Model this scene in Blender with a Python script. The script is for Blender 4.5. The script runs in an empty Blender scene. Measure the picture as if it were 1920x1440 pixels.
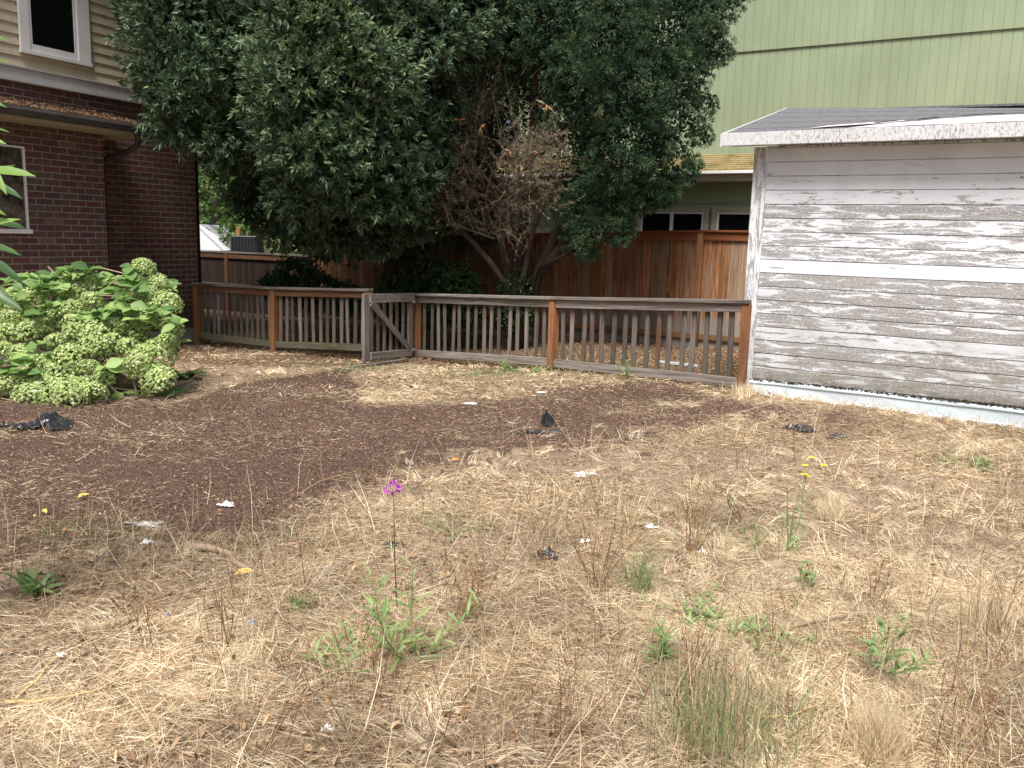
import bpy, math, random
import numpy as np
from mathutils import Matrix, Vector, Euler
sc = bpy.context.scene
COL = sc.collection
R = math.radians
rng = np.random.default_rng(11)
random.seed(7)

# ------------------------------------------------------------------ camera, sky, sun
F, PITCH, ROLL = 1650.0, math.atan(1 / 6.0), .027
EYE = Vector((0, 0, 1.5))
cd = bpy.data.cameras.new('camera'); cam = bpy.data.objects.new('camera', cd); COL.objects.link(cam)
cd.sensor_width = 36; cd.lens = F / 1920 * 36; cd.clip_start = .05; cd.clip_end = 2000
CM = Matrix.Rotation(math.pi / 2 - PITCH, 3, 'X') @ Matrix.Rotation(ROLL, 3, 'Z')
cam.matrix_world = Matrix.Translation(EYE) @ CM.to_4x4()
sc.camera = cam

SUN_EL, SUN_AZ = 60, 196
w = bpy.data.worlds.new('World'); sc.world = w; w.use_nodes = True
nt = w.node_tree; nt.nodes.clear()
sky = nt.nodes.new('ShaderNodeTexSky'); sky.sky_type = 'NISHITA'; sky.sun_disc = False
sky.sun_elevation = R(SUN_EL); sky.sun_rotation = R(SUN_AZ); sky.dust_density = 5; sky.air_density = 1.0; sky.ozone_density = .6
bg = nt.nodes.new('ShaderNodeBackground'); bg.inputs[1].default_value = .074
wo = nt.nodes.new('ShaderNodeOutputWorld')
nt.links.new(sky.outputs[0], bg.inputs[0]); nt.links.new(bg.outputs[0], wo.inputs[0])
sd = bpy.data.lights.new('sun', 'SUN'); sd.energy = 3.45; sd.angle = R(24); sd.color = (1, .965, .92)
sun = bpy.data.objects.new('sun', sd); COL.objects.link(sun)
sv = Vector((math.sin(R(SUN_AZ)) * math.cos(R(SUN_EL)), math.cos(R(SUN_AZ)) * math.cos(R(SUN_EL)), math.sin(R(SUN_EL))))
sun.rotation_euler = sv.to_track_quat('Z', 'Y').to_euler(); sun.location = (0, 0, 30)
sc.view_settings.view_transform = 'Standard'; sc.view_settings.look = 'None'; sc.view_settings.gamma = 1
sc.view_settings.exposure = .80

# ------------------------------------------------------------------ measuring helpers
def ray(px, py): return CM @ Vector(((px - 960) / F, (720 - py) / F, -1))
def atY(px, py, Y): r = ray(px, py); return EYE + r * (Y / r.y)
def sst(t): t = np.clip(t, 0, 1); return t * t * (3 - 2 * t)
def gz(x, y):
    x = np.asarray(x, float); y = np.asarray(y, float)
    z = -.26 * sst((y - 7) / 7) * sst((2.6 - x) / 3.5) + .1 * sst((y - 5) / 3) * sst((x + 1) / 3) * sst((15 - y) / 2) - .2 * sst((y - 9) / 4) * sst((x - .5) / 2)
    z = z - 1.3 * sst((y - 22) / 6)
    n = .022 * np.sin(x * 1.7 + 1.3 * np.sin(y * .9)) * np.sin(y * 1.3 + .7) + .010 * np.sin(x * 5.1 + y * 2.3) * np.sin(y * 4.3 - x * 1.9 + 1)
    n = n * np.clip((9.5 - y) / 3, .25, 1)
    return z + n
def gp(px, py):
    r = ray(px, py); t = 1.0
    for k in range(60):
        p = EYE + r * t
        e = p.z - float(gz(p.x, p.y))
        t += e / max(.12, -r.z) * .7
    p = EYE + r * t
    return Vector((p.x, p.y, float(gz(p.x, p.y))))
def onwall(px, py, o, th):
    u = Vector((math.cos(th), math.sin(th))); n = Vector((-u.y, u.x)); r = ray(px, py)
    t = ((o[0]) * n.x + (o[1]) * n.y) / (r.x * n.x + r.y * n.y)
    p = EYE + r * t
    return (p.x - o[0]) * u.x + (p.y - o[1]) * u.y, p.z

# ------------------------------------------------------------------ object helpers
def tag(o, label=None, cat=None, group=None, kind=None):
    if label: o['label'] = label
    if cat: o['category'] = cat
    if group: o['group'] = group
    if kind: o['kind'] = kind
    return o
def empty(name, loc, rz=0, label=None, cat=None, group=None):
    o = bpy.data.objects.new(name, None); COL.objects.link(o); o.location = loc; o.rotation_euler = (0, 0, rz)
    o.empty_display_size = .2
    return tag(o, label, cat, group)
def npmesh(name, V, faces, m, parent=None, var=None, smooth=False, loc=None, attrs=None):
    """faces: list of int arrays (n,k). var: per-vertex float attribute."""
    me = bpy.data.meshes.new(name); V = np.asarray(V, np.float32)
    if isinstance(faces, np.ndarray): faces = [faces]
    faces = [np.asarray(f, np.int32) for f in faces if len(f)]
    me.vertices.add(len(V)); me.vertices.foreach_set('co', V.ravel())
    loops = np.concatenate([f.ravel() for f in faces]); tot = np.concatenate([np.full(len(f), f.shape[1], np.int32) for f in faces])
    st = np.concatenate([[0], np.cumsum(tot)[:-1]]).astype(np.int32)
    me.loops.add(len(loops)); me.loops.foreach_set('vertex_index', loops)
    me.polygons.add(len(tot)); me.polygons.foreach_set('loop_start', st); me.polygons.foreach_set('loop_total', tot)
    me.update(calc_edges=True)
    me.polygons.foreach_set('use_smooth', np.full(len(tot), bool(smooth)))
    A = dict(attrs or {})
    if var is not None: A['var'] = var
    for k, a in A.items():
        at = me.attributes.new(k, 'FLOAT', 'POINT'); at.data.foreach_set('value', np.asarray(a, np.float32))
    me.materials.append(m)
    o = bpy.data.objects.new(name, me); COL.objects.link(o)
    if parent: o.parent = parent
    if loc is not None: o.location = loc
    return o
class MB:
    def __init__(s): s.v = []; s.f = []; s.a = []
    def add(s, vs, fs, a=0.0):
        b = len(s.v); s.v += [tuple(v) for v in vs]; s.f += [tuple(i + b for i in f) for f in fs]; s.a += [a] * len(vs); return s
    def box(s, x0, x1, y0, y1, z0, z1, a=0.0, mat=None):
        vs = [Vector((x, y, z)) for x in (x0, x1) for y in (y0, y1) for z in (z0, z1)]
        if mat: vs = [mat @ v for v in vs]
        return s.add(vs, [(0, 1, 3, 2), (4, 6, 7, 5), (0, 4, 5, 1), (2, 3, 7, 6), (0, 2, 6, 4), (1, 5, 7, 3)], a)
    def prism(s, pts, y0, y1, a=0.0, axis='y'):
        n = len(pts)
        if axis == 'y': vs = [(p[0], y0, p[1]) for p in pts] + [(p[0], y1, p[1]) for p in pts]
        else: vs = [(y0, p[0], p[1]) for p in pts] + [(y1, p[0], p[1]) for p in pts]
        return s.add(vs, [tuple(range(n))[::-1], tuple(range(n, 2 * n))] + [(i, (i + 1) % n, n + (i + 1) % n, n + i) for i in range(n)], a)
    def tube(s, pts, rad, n=8, a=0.0, cap=True):
        pts = [Vector(p) for p in pts]; b = len(s.v); prev = None
        for i, p in enumerate(pts):
            d = (pts[min(i + 1, len(pts) - 1)] - pts[max(i - 1, 0)]).normalized()
            if prev is None: u = d.orthogonal().normalized()
            else: u = (prev - d * prev.dot(d)).normalized()
            prev = u; v = d.cross(u); r = rad[i] if isinstance(rad, (list, tuple)) else rad
            for k in range(n):
                t = 2 * math.pi * k / n; s.v.append(tuple(p + (u * math.cos(t) + v * math.sin(t)) * r)); s.a.append(a)
        for i in range(len(pts) - 1):
            for k in range(n):
                s.f.append((b + i * n + k, b + i * n + (k + 1) % n, b + (i + 1) * n + (k + 1) % n, b + (i + 1) * n + k))
        if cap: s.f.append(tuple(b + k for k in range(n))[::-1]); s.f.append(tuple(b + (len(pts) - 1) * n + k for k in range(n)))
        return s
    def build(s, name, m, parent=None, loc=None, rot=None, smooth=False, bevel=0):
        me = bpy.data.meshes.new(name); me.from_pydata(s.v, [], s.f); me.update()
        at = me.attributes.new('var', 'FLOAT', 'POINT'); at.data.foreach_set('value', s.a)
        if smooth: me.polygons.foreach_set('use_smooth', [True] * len(me.polygons))
        me.materials.append(m); o = bpy.data.objects.new(name, me); COL.objects.link(o)
        if parent: o.parent = parent
        if loc is not None: o.location = loc
        if rot is not None: o.rotation_euler = rot
        if bevel:
            b = o.modifiers.new('bevel', 'BEVEL'); b.width = bevel; b.segments = 2; b.limit_method = 'ANGLE'
        return o

# ------------------------------------------------------------------ materials
class NT:
    def __init__(s, name, rough=.8, spec=.3):
        s.m = bpy.data.materials.new(name); s.m.use_nodes = True; s.t = s.m.node_tree; s.b = s.t.nodes['Principled BSDF']
        s.b.inputs['Roughness'].default_value = rough; s.b.inputs['Specular IOR Level'].default_value = spec
    def n(s, ty, **k):
        o = s.t.nodes.new(ty)
        for a, b in k.items(): setattr(o, a, b)
        return o
    def l(s, a, b): s.t.links.new(a, b)
    def put(s, inp, v):
        if hasattr(v, 'is_output') or hasattr(v, 'links') and not isinstance(v, (int, float, tuple)): s.l(v, inp)
        else: inp.default_value = v if not (isinstance(v, tuple) and len(v) == 3 and inp.type == 'RGBA') else (*v, 1)
    def obj(s): return s.n('ShaderNodeTexCoord').outputs['Object']
    def pos(s): return s.n('ShaderNodeNewGeometry').outputs['Position']
    def attr(s, nme='var'): return s.n('ShaderNodeAttribute', attribute_name=nme).outputs['Fac']
    def rnd(s): return s.n('ShaderNodeObjectInfo').outputs['Random']
    def scale(s, v, sx, sy, sz, off=None):
        m = s.n('ShaderNodeMapping'); s.l(v, m.inputs[0]); m.inputs['Scale'].default_value = (sx, sy, sz)
        if off is not None:
            c = s.n('ShaderNodeCombineXYZ'); k = s.math('MULTIPLY', off, 37.0); s.l(k, c.inputs[0]); s.l(k, c.inputs[1]); s.l(k, c.inputs[2]); s.l(c.outputs[0], m.inputs['Location'])
        return m.outputs[0]
    def noise(s, v, sc_=5, det=4, rough=.55, dist=0):
        o = s.n('ShaderNodeTexNoise'); s.l(v, o.inputs['Vector']); o.inputs['Scale'].default_value = sc_; o.inputs['Detail'].default_value = det; o.inputs['Roughness'].default_value = rough; o.inputs['Distortion'].default_value = dist
        return o.outputs['Fac']
    def vor(s, v, sc_=5, feature='F1', out='Distance'):
        o = s.n('ShaderNodeTexVoronoi', feature=feature); s.l(v, o.inputs['Vector']); o.inputs['Scale'].default_value = sc_; return o.outputs[out]
    def ramp(s, f, stops, interp='LINEAR'):
        o = s.n('ShaderNodeValToRGB'); s.l(f, o.inputs[0]); e = o.color_ramp; e.interpolation = interp
        while len(e.elements) < len(stops): e.elements.new(.5)
        for i, (p, c) in enumerate(stops):
            e.elements[i].position = p; e.elements[i].color = (*c, 1) if isinstance(c, tuple) else (c, c, c, 1)
        return o.outputs[0]
    def mix(s, f, a, b, mode='MIX'):
        o = s.n('ShaderNodeMix', data_type='RGBA', blend_type=mode); s.put(o.inputs[0], f); s.put(o.inputs[6], a); s.put(o.inputs[7], b); return o.outputs[2]
    def math(s, op, a, b=0.0, c=None):
        o = s.n('ShaderNodeMath', operation=op); s.put(o.inputs[0], a); s.put(o.inputs[1], b)
        if c is not None: s.put(o.inputs[2], c)
        return o.outputs[0]
    def mrange(s, v, a, b, c=0.0, d=1.0):
        o = s.n('ShaderNodeMapRange'); s.put(o.inputs[0], v); o.inputs[1].default_value = a; o.inputs[2].default_value = b; o.inputs[3].default_value = c; o.inputs[4].default_value = d; return o.outputs[0]
    def sep(s, v): return s.n('ShaderNodeSeparateXYZ'), v
    def xyz(s, v):
        o = s.n('ShaderNodeSeparateXYZ'); s.l(v, o.inputs[0]); return o.outputs
    def comb(s, x, y, z):
        o = s.n('ShaderNodeCombineXYZ'); s.put(o.inputs[0], x); s.put(o.inputs[1], y); s.put(o.inputs[2], z); return o.outputs[0]
    def bump(s, h, st=.3, dist=.01):
        o = s.n('ShaderNodeBump'); s.l(h, o.inputs['Height']); o.inputs['Strength'].default_value = st; o.inputs['Distance'].default_value = dist; s.l(o.outputs[0], s.b.inputs['Normal'])
    def col(s, c): s.put(s.b.inputs['Base Color'], c); return s
    def rough(s, v): s.put(s.b.inputs['Roughness'], v); return s

def plain(name, c, rough=.7, spec=.3, amt=.25, nscale=6, bump=0):
    k = NT(name, rough, spec); f = k.noise(k.obj(), nscale, 5, .6)
    lo = tuple(x * (1 - amt) for x in c); hi = tuple(min(1, x * (1 + amt)) for x in c)
    k.col(k.ramp(f, [(.3, lo), (.7, hi)]))
    if bump: k.bump(k.noise(k.obj(), nscale * 6, 4), bump, .01)
    return k.m
def leafmat(name, stops, rough=.45, spec=.4, trans=.25):
    k = NT(name, rough, spec); c = k.ramp(k.attr(), stops); n = k.noise(k.obj(), 1.3, 2)
    c = k.mix(1.0, c, k.ramp(n, [(.3, .75), (.7, 1.15)]), 'MULTIPLY'); k.col(c)
    if trans:
        tr = k.n('ShaderNodeBsdfTranslucent'); k.l(c, tr.inputs[0]); ms = k.n('ShaderNodeMixShader'); ms.inputs[0].default_value = trans
        k.l(k.b.outputs[0], ms.inputs[1]); k.l(tr.outputs[0], ms.inputs[2]); k.l(ms.outputs[0], k.t.nodes['Material Output'].inputs['Surface'])
    return k.m
def wood(name, c1, c2, c3, axis='z', amt3=.5, perobj=.35, rough=.85, useattr=False, moss=0):
    """c1/c2 grain pair, c3 patch colour; grain runs along axis"""
    k = NT(name, rough, .2); v = k.obj(); r = k.attr() if useattr else k.rnd()
    s1 = (22, 22, .9) if axis == 'z' else (.9, 22, 22); s2 = (3.5, 3.5, .8) if axis == 'z' else (.8, 3.5, 3.5)
    g = k.noise(k.scale(v, *s1, off=r), 2.2, 6, .65, .6); p = k.noise(k.scale(v, *s2, off=r), 1.4, 5, .6)
    c = k.ramp(g, [(.33, c1), (.62, c2)])
    c = k.mix(k.ramp(p, [(amt3, 0.0), (amt3 + .14, 1.0)]), c, k.mix(g, tuple(x * .55 for x in c3), c3))
    b = k.mrange(k.math('FRACT', k.math('MULTIPLY', r, 7.31)), 0, 1, 1 - perobj, 1 + perobj)
    c = k.mix(1.0, c, k.comb(b, b, b), 'MULTIPLY')
    crack = k.noise(k.scale(v, *((60, 60, 1.2) if axis == 'z' else (1.2, 60, 60)), off=r), 2, 3)
    c = k.mix(k.ramp(crack, [(.27, .8), (.36, 0.0)]), c, tuple(x * .3 for x in c1))
    if moss:
        z = k.xyz(v)[2]; mm = k.math('MULTIPLY', k.mrange(z, moss, moss - .35), k.noise(v, 9, 4)); c = k.mix(k.math('MULTIPLY', mm, 1.0), c, (.07, .085, .035))
    k.col(c); k.bump(g, .5, .004); return k.m

M = {}
M['picket'] = wood('weathered_picket', (.075, .062, .054), (.21, .18, .16), (.15, .068, .038), 'z', .54, .42, moss=.34)
M['rail'] = wood('weathered_rail', (.10, .085, .075), (.27, .24, .215), (.15, .075, .042), 'x', .60, .2)
M['rail_brown'] = wood('brown_rail', (.11, .055, .032), (.22, .115, .065), (.22, .19, .16), 'x', .60, .2)
M['rail_moss'] = wood('mossy_rail', (.085, .08, .055), (.15, .14, .095), (.07, .08, .035), 'x', .55, .15)
M['post'] = wood('stained_post', (.21, .092, .042), (.34, .162, .075), (.20, .11, .065), 'z', .50, .2, .8, moss=.30)
M['gate'] = wood('gate_wood', (.10, .085, .075), (.25, .225, .20), (.12, .075, .055), 'z', .6, .2)
M['gate_rail'] = wood('gate_rail_wood', (.10, .085, .075), (.25, .225, .20), (.13, .08, .06), 'x', .6, .2)
M['cedar_rail'] = wood('cedar_rail', (.16, .052, .022), (.25, .088, .036), (.13, .05, .025), 'x', .6, .1)
M['shaded_fence'] = wood('shaded_fence_wood', (.028, .018, .015), (.068, .044, .034), (.085, .07, .058), 'z', .62, .3, useattr=True)  # far fence boards: wood colour darkened to carry the shade lying on them
def cedar():
    k = NT('cedar_boards', .8, .25); v = k.obj(); r = k.attr(); z = k.xyz(v)[2]
    g = k.noise(k.scale(v, 20, 20, .8, off=r), 2.0, 6, .65, .8); p = k.noise(k.scale(v, 14, 14, 1.1, off=r), 1.3, 5, .6)
    c = k.ramp(g, [(.3, (.105, .045, .023)), (.5, (.28, .125, .055)), (.68, (.46, .27, .145))])
    gry = k.ramp(g, [(.3, (.16, .105, .07)), (.7, (.42, .31, .21))])
    fr = k.math('FRACT', k.math('MULTIPLY', r, 5.7))
    c = k.mix(k.ramp(k.math('ADD', p, k.mrange(fr, 0, 1, -.22, .14)), [(.46, 0.0), (.56, .9)]), c, gry)
    jag = k.noise(k.scale(v, 30, 30, .7, off=r), 1.5, 3)
    low = k.math('ADD', z, k.mrange(jag, .3, .7, -.14, .14))
    c = k.mix(k.mrange(low, .42, .30), c, k.mix(g, (.16, .125, .10), (.33, .29, .25)))
    vo = k.n('ShaderNodeTexVoronoi'); k.l(k.scale(v, 1, 1, .45, off=r), vo.inputs['Vector']); vo.inputs['Scale'].default_value = 4.3
    c = k.mix(k.ramp(vo.outputs['Distance'], [(.05, .85), (.12, 0.0)]), c, (.09, .035, .018))
    b = k.mrange(k.math('FRACT', k.math('MULTIPLY', r, 9.1)), 0, 1, .7, 1.25); c = k.mix(1.0, c, k.comb(b, b, b), 'MULTIPLY')
    k.col(c); k.bump(g, .5, .004); return k.m
M['cedar'] = cedar()
def peel(name='peeling_paint', axis='x', useattr=True, base=.5):
    k = NT(name, .75, .3); v = k.obj(); x, y, z = k.xyz(v)[0:3]; r = k.attr()
    s = (1.3, 1, 9) if axis == 'x' else (9, 9, 1.3)
    n1 = k.noise(k.scale(v, *s, off=r if useattr else None), 2.3, 9, .68, .9); n2 = k.noise(k.scale(v, *((5, 1, 14) if axis == 'x' else (14, 14, 5))), 6, 8, .78)
    n = k.math('ADD', k.math('MULTIPLY', n1, .74), k.math('MULTIPLY', n2, .26))
    wear = k.attr('wear') if useattr else base
    d = k.math('SUBTRACT', k.math('MULTIPLY_ADD', n, 2.1, -.55), k.math('SUBTRACT', 1.0, wear))
    peelm = k.ramp(d, [(.0, 0.0), (.045, 1.0)])
    sg = (2.2, 1, 60) if axis == 'x' else (60, 60, 2.2)
    g = k.noise(k.scale(v, *sg), 1.5, 6, .7)
    wd = k.ramp(g, [(.3, (.17, .165, .165)), (.7, (.40, .39, .385))])
    thin = k.noise(k.scale(v, s[0] * 7, 1, s[2] * 1.2), 6, 5, .75)
    wd = k.mix(k.ramp(thin, [(.50, 0.0), (.60, .60)]), wd, (.60, .61, .62))
    pt = k.ramp(k.noise(v, 2.5, 5), [(.3, (.58, .61, .66)), (.7, (.71, .74, .79))])
    c = k.mix(peelm, pt, wd)
    gr = k.math('MULTIPLY', k.mrange(z, 1.25, .12), k.ramp(k.noise(k.scale(v, 1, 1, 2.5), 3.2, 6, .7), [(.38, .08), (.66, .85)]))
    c = k.mix(gr, c, (.19, .17, .125))
    if axis == 'x':
        ms = k.math('MULTIPLY', k.mrange(z, .34, .16), k.ramp(k.noise(k.scale(v, 1, 1, 2), 7, 6, .7), [(.42, 0.0), (.56, .9)])); c = k.mix(ms, c, (.055, .045, .025))
    k.col(c); h = k.math('MULTIPLY_ADD', peelm, -.6, k.math('MULTIPLY', g, .5)); k.bump(h, .35, .004); return k.m
M['peel'] = peel()
M['peel_post'] = peel('peeling_corner_paint', 'z', False, .47)
def grimy_white(name, c=(.74, .75, .77), rough=.45, amt=.5):
    k = NT(name, rough, .4); v = k.obj(); n = k.noise(k.scale(v, 3.4, 3, 1.3), 17, 8, .8); big = k.noise(k.scale(v, 1, 1, 1), 1.1, 2)
    f = k.math('MULTIPLY', k.ramp(n, [(amt - .02, 0.0), (amt + .10, .85)]), k.ramp(big, [(.42, .1), (.58, 1.0)]))
    k.col(k.mix(f, k.ramp(k.noise(v, 3, 3), [(.3, tuple(x * .86 for x in c)), (.7, c)]), (.07, .07, .06))); return k.m
M['fascia'] = grimy_white('grimy_fascia', (.64, .65, .67), amt=.515)
M['white_metal'] = grimy_white('white_flashing', (.56, .64, .69), .35, .60)
M['membrane'] = grimy_white('white_roof_membrane', (.68, .64, .64), .6, .6)
M['white_trim'] = grimy_white('white_window_trim', (.88, .88, .88), .5, .62)
M['belt'] = grimy_white('belt_trim_paint', (.50, .50, .50), .6, .6)
M['tan_trim'] = plain('tan_trim', (.46, .43, .32), .6, amt=.08)
M['shingle_grey'] = plain('grey_roll_roofing', (.14, .14, .15), .9, amt=.35, nscale=30, bump=.5)
M['glass_dark'] = NT('dark_glass', .06, .5).col((.006, .008, .008)).m
M['interior'] = plain('dark_interior', (.012, .012, .012), .9)
M['pvc_gutter'] = plain('dark_gutter', (.055, .052, .052), .35, .5, .2)
M['downspout'] = plain('black_downspout', (.018, .016, .015), .4, .5)
M['soffit'] = plain('cream_soffit', (.42, .39, .29), .7, amt=.15)
M['concrete'] = plain('concrete', (.36, .35, .33), .9, amt=.25, nscale=8, bump=.3)
M['black_plastic'] = plain('black_plastic', (.022, .024, .028), .38, .5, .3, 12)
M['grey_stone'] = plain('grey_stone', (.30, .27, .25), .9, amt=.2, nscale=14, bump=.4)
M['metal_hinge'] = plain('galvanised_hinge', (.35, .36, .37), .4, .5)
def brick(name, gain=1.0):
    k = NT(name, .85, .2); x, y, z = k.xyz(k.obj())[0:3]; v = k.comb(x, z, 0.0)
    o = k.n('ShaderNodeTexBrick'); k.l(v, o.inputs['Vector']); o.offset = .5
    o.inputs['Color1'].default_value = (.0, .0, .0, 1); o.inputs['Color2'].default_value = (1, 1, 1, 1); o.inputs['Mortar'].default_value = (.5, .5, .5, 1)
    o.inputs['Scale'].default_value = 1; o.inputs['Brick Width'].default_value = .235; o.inputs['Row Height'].default_value = .079
    o.inputs['Mortar Size'].default_value = .0065; o.inputs['Mortar Smooth'].default_value = .15; o.inputs['Bias'].default_value = 0
    c = k.ramp(o.outputs['Color'], [(0, (.080, .054, .050)), (.25, (.105, .046, .043)), (.5, (.092, .066, .050)), (.72, (.128, .056, .050)), (.88, (.070, .046, .048)), (1, (.13, .092, .064))])
    c = k.mix(1.0, c, k.ramp(k.noise(k.obj(), 22, 5, .7), [(.3, .75), (.7, 1.25)]), 'MULTIPLY')
    mo = k.ramp(k.noise(k.obj(), 3, 4), [(.35, (.17, .145, .13)), (.65, (.28, .245, .22))])
    c = k.mix(o.outputs['Fac'], c, mo)
    c = k.mix(k.math('MULTIPLY', k.mrange(z, .55, -.05), k.ramp(k.noise(k.obj(), 2.2, 4), [(.3, .2), (.7, .8)])), c, (.07, .062, .035))
    k.col(k.mix(1.0, c, (gain, gain, gain), 'MULTIPLY'))
    k.bump(k.math('MULTIPLY_ADD', o.outputs['Fac'], -1.0, k.math('MULTIPLY', k.noise(k.obj(), 40, 4), .3)), .6, .006); return k.m
M['brick'] = brick('red_brown_brick', 1.22)
def painted(name, c, streak=.12, rough=.6):
    k = NT(name, rough, .3); n = k.noise(k.scale(k.obj(), 1.5, 1.5, .35), 2.5, 6, .6)
    n2 = k.noise(k.obj(), .5, 2)
    cc = k.ramp(n, [(.3, tuple(x * (1 - streak) for x in c)), (.7, tuple(x * (1 + streak) for x in c))])
    k.col(k.mix(1.0, cc, k.ramp(n2, [(.3, .9), (.7, 1.08)]), 'MULTIPLY')); k.bump(k.noise(k.scale(k.obj(), 30, 30, 2), 3, 4), .12, .003); return k.m
M['green_board'] = painted('sage_green_boards', (.275, .328, .212), .08)
M['green_lap'] = painted('sage_green_lap', (.36, .43, .275), .05)
M['cream_siding'] = painted('cream_siding', (.56, .50, .36), .07)
def moss_shingle(name, c1, c2):
    k = NT(name, .95, .1); v = k.obj(); n = k.noise(k.scale(v, 1, 3, 1), 12, 6, .75); n2 = k.noise(v, 3, 4)
    c = k.ramp(n, [(.3, c1), (.65, c2)]); c = k.mix(k.ramp(n2, [(.52, 0.0), (.66, .6)]), c, (.11, .10, .03)); k.col(c); k.bump(n, .6, .01); return k.m
M['tan_shingle'] = moss_shingle('tan_shingle', (.16, .125, .055), (.36, .29, .15))
M['brown_shingle'] = moss_shingle('brown_shingle', (.05, .033, .026), (.25, .16, .11))
M['bark'] = wood('reddish_bark', (.022, .015, .012), (.072, .050, .038), (.045, .04, .03), 'z', .6, .2, .95)
M['bark_grey'] = wood('grey_bark', (.035, .027, .022), (.12, .095, .08), (.06, .045, .03), 'z', .6, .2, .95)
M['laurel'] = leafmat('laurel_leaf', [(0, (.030, .062, .034)), (.45, (.074, .130, .066)), (.80, (.19, .27, .15)), (.955, (.32, .40, .17)), (.965, (.30, .24, .06)), (.985, (.42, .27, .08)), (1, (.36, .18, .06))], .5, .4, .2)
M['conifer'] = leafmat('conifer_spray', [(0, (.018, .042, .024)), (.45, (.050, .105, .050)), (.93, (.19, .30, .14)), (.97, (.12, .15, .06)), (1, (.14, .09, .05))], .6, .25, .12)
M['dead'] = leafmat('dead_twigs', [(0, (.05, .036, .027)), (.5, (.15, .12, .085)), (.85, (.33, .285, .20)), (.95, (.24, .10, .045)), (1, (.45, .22, .10))], .85, .1, .05)
M['far_leaf'] = leafmat('far_leaf', [(0, (.04, .08, .025)), (.5, (.10, .18, .045)), (1, (.22, .33, .10))], .5, .3, .35)
M['ivy'] = leafmat('ivy_leaf', [(0, (.02, .045, .015)), (.6, (.05, .10, .03)), (1, (.12, .19, .06))], .4, .4, .2)
M['weed'] = leafmat('weed_leaf', [(0, (.14, .24, .09)), (.5, (.24, .36, .13)), (1, (.38, .48, .20))], .5, .35, .35)
M['near_leaf'] = leafmat('shrub_leaf', [(0, (.08, .17, .07)), (.5, (.17, .32, .07)), (1, (.30, .46, .12))], .35, .5, .45)
M['hyd_leaf'] = leafmat('hydrangea_leaf', [(0, (.12, .23, .08)), (.5, (.22, .37, .11)), (1, (.40, .54, .19))], .5, .35, .4)
M['petal'] = leafmat('hydrangea_floret', [(0, (.13, .22, .06)), (.35, (.33, .46, .14)), (.75, (.58, .67, .30)), (1, (.74, .76, .52))], .65, .2, .3)
M['cane'] = plain('straw_cane', (.50, .36, .17), .6, amt=.3, nscale=10)
M['stick'] = plain('grey_stick', (.27, .20, .14), .9, amt=.3, nscale=15)
M['twig_stem'] = plain('hydrangea_stem', (.34, .27, .20), .8)
M['green_stem'] = plain('green_stem', (.20, .26, .10), .6)
M['straw'] = leafmat('dry_grass_blade', [(0, (.09, .06, .042)), (.22, (.25, .175, .115)), (.5, (.56, .43, .27)), (.8, (.82, .685, .47)), (1, (.93, .86, .68))], .75, .2, .15)
M['red_stem'] = leafmat('dry_weed_stem', [(0, (.12, .06, .035)), (.5, (.27, .15, .08)), (1, (.42, .27, .13))], .8, .15, .05)
M['grass_green'] = leafmat('green_grass_blade', [(0, (.12, .17, .07)), (.5, (.20, .28, .11)), (1, (.38, .42, .20))], .6, .3, .3)
M['litterleaf'] = leafmat('fallen_leaf', [(0, (.10, .06, .035)), (.4, (.26, .165, .10)), (.8, (.48, .33, .20)), (.95, (.62, .46, .30)), (1, (.65, .35, .12))], .8, .2, .1)
M['chip'] = leafmat('mulch_chip', [(.0, (.030, .019, .015)), (.5, (.128, .078, .057)), (.85, (.27, .18, .13)), (1, (.56, .44, .31))], .9, .15, 0)

# ------------------------------------------------------------------ ground zones
def near_b(x): return np.interp(x, XN, YN)
def far_b(x): return np.interp(x, XF, YF)
_n = [gp(px, py) for px, py in ((-300, 1110), (0, 1105), (300, 1070), (520, 1035), (650, 965), (850, 875), (1060, 850), (1300, 825), (1560, 822), (1700, 790))]
XN = np.array([p.x for p in _n]); YN = np.array([p.y for p in _n])
_f = [gp(px, py) for px, py in ((0, 735), (330, 755), (470, 715), (650, 692), (690, 752), (900, 745), (1080, 722), (1250, 722), (1420, 755), (1700, 785))]
o_ = np.argsort([p.x for p in _f]); XF = np.array([_f[i].x for i in o_]); YF = np.array([_f[i].y for i in o_])
def wob(x, y): return .5 * (np.sin(x * 2.3 + 1.1 * np.sin(y * 1.9)) + np.sin(y * 3.1 + 1.7 * np.sin(x * 1.3 + 2)) ) * .5 + .25 * np.sin(x * 7.1 + y * 3.3) * np.sin(y * 8.3 - x * 4)
_g = np.random.default_rng(77); _W = [(lambda a, f: (math.cos(a) * f, math.sin(a) * f, _g.uniform(0, 6.28), f ** -.55))(_g.uniform(0, 6.28), 1.2 * 1.22 ** i) for i in range(16)]
def fbm(x, y, s=1.0, o=0.0):
    v = 0
    for a, b, p, w_ in _W: v = v + w_ * np.sin((x * a + y * b) * s + p + o + 1.3 * np.sin((y * a - x * b) * s * .7 + p * 2))
    return np.clip(.5 + v / 4.2, 0, 1)
def mulch(x, y):
    a = sst((y - near_b(x) + .75 * wob(x, y) + .3 * wob(x * 3.1, y * 3.3 + 2)) / 2.8 + .42); b = sst((far_b(x) - y + .4 * wob(x + 5, y)) / 1.3 + .5)
    m = a * b * sst((3.6 - x) / .8)
    thin = np.clip(fbm(x, y, 1.1, 70) * 3.2 - 1.75, 0, 1) * .6 + np.clip(fbm(x, y, 3.0, 71) * 3 - 1.7, 0, 1) * .35
    return np.clip(m * (1 - thin * (1.15 - .85 * m)), 0, 1)
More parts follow.
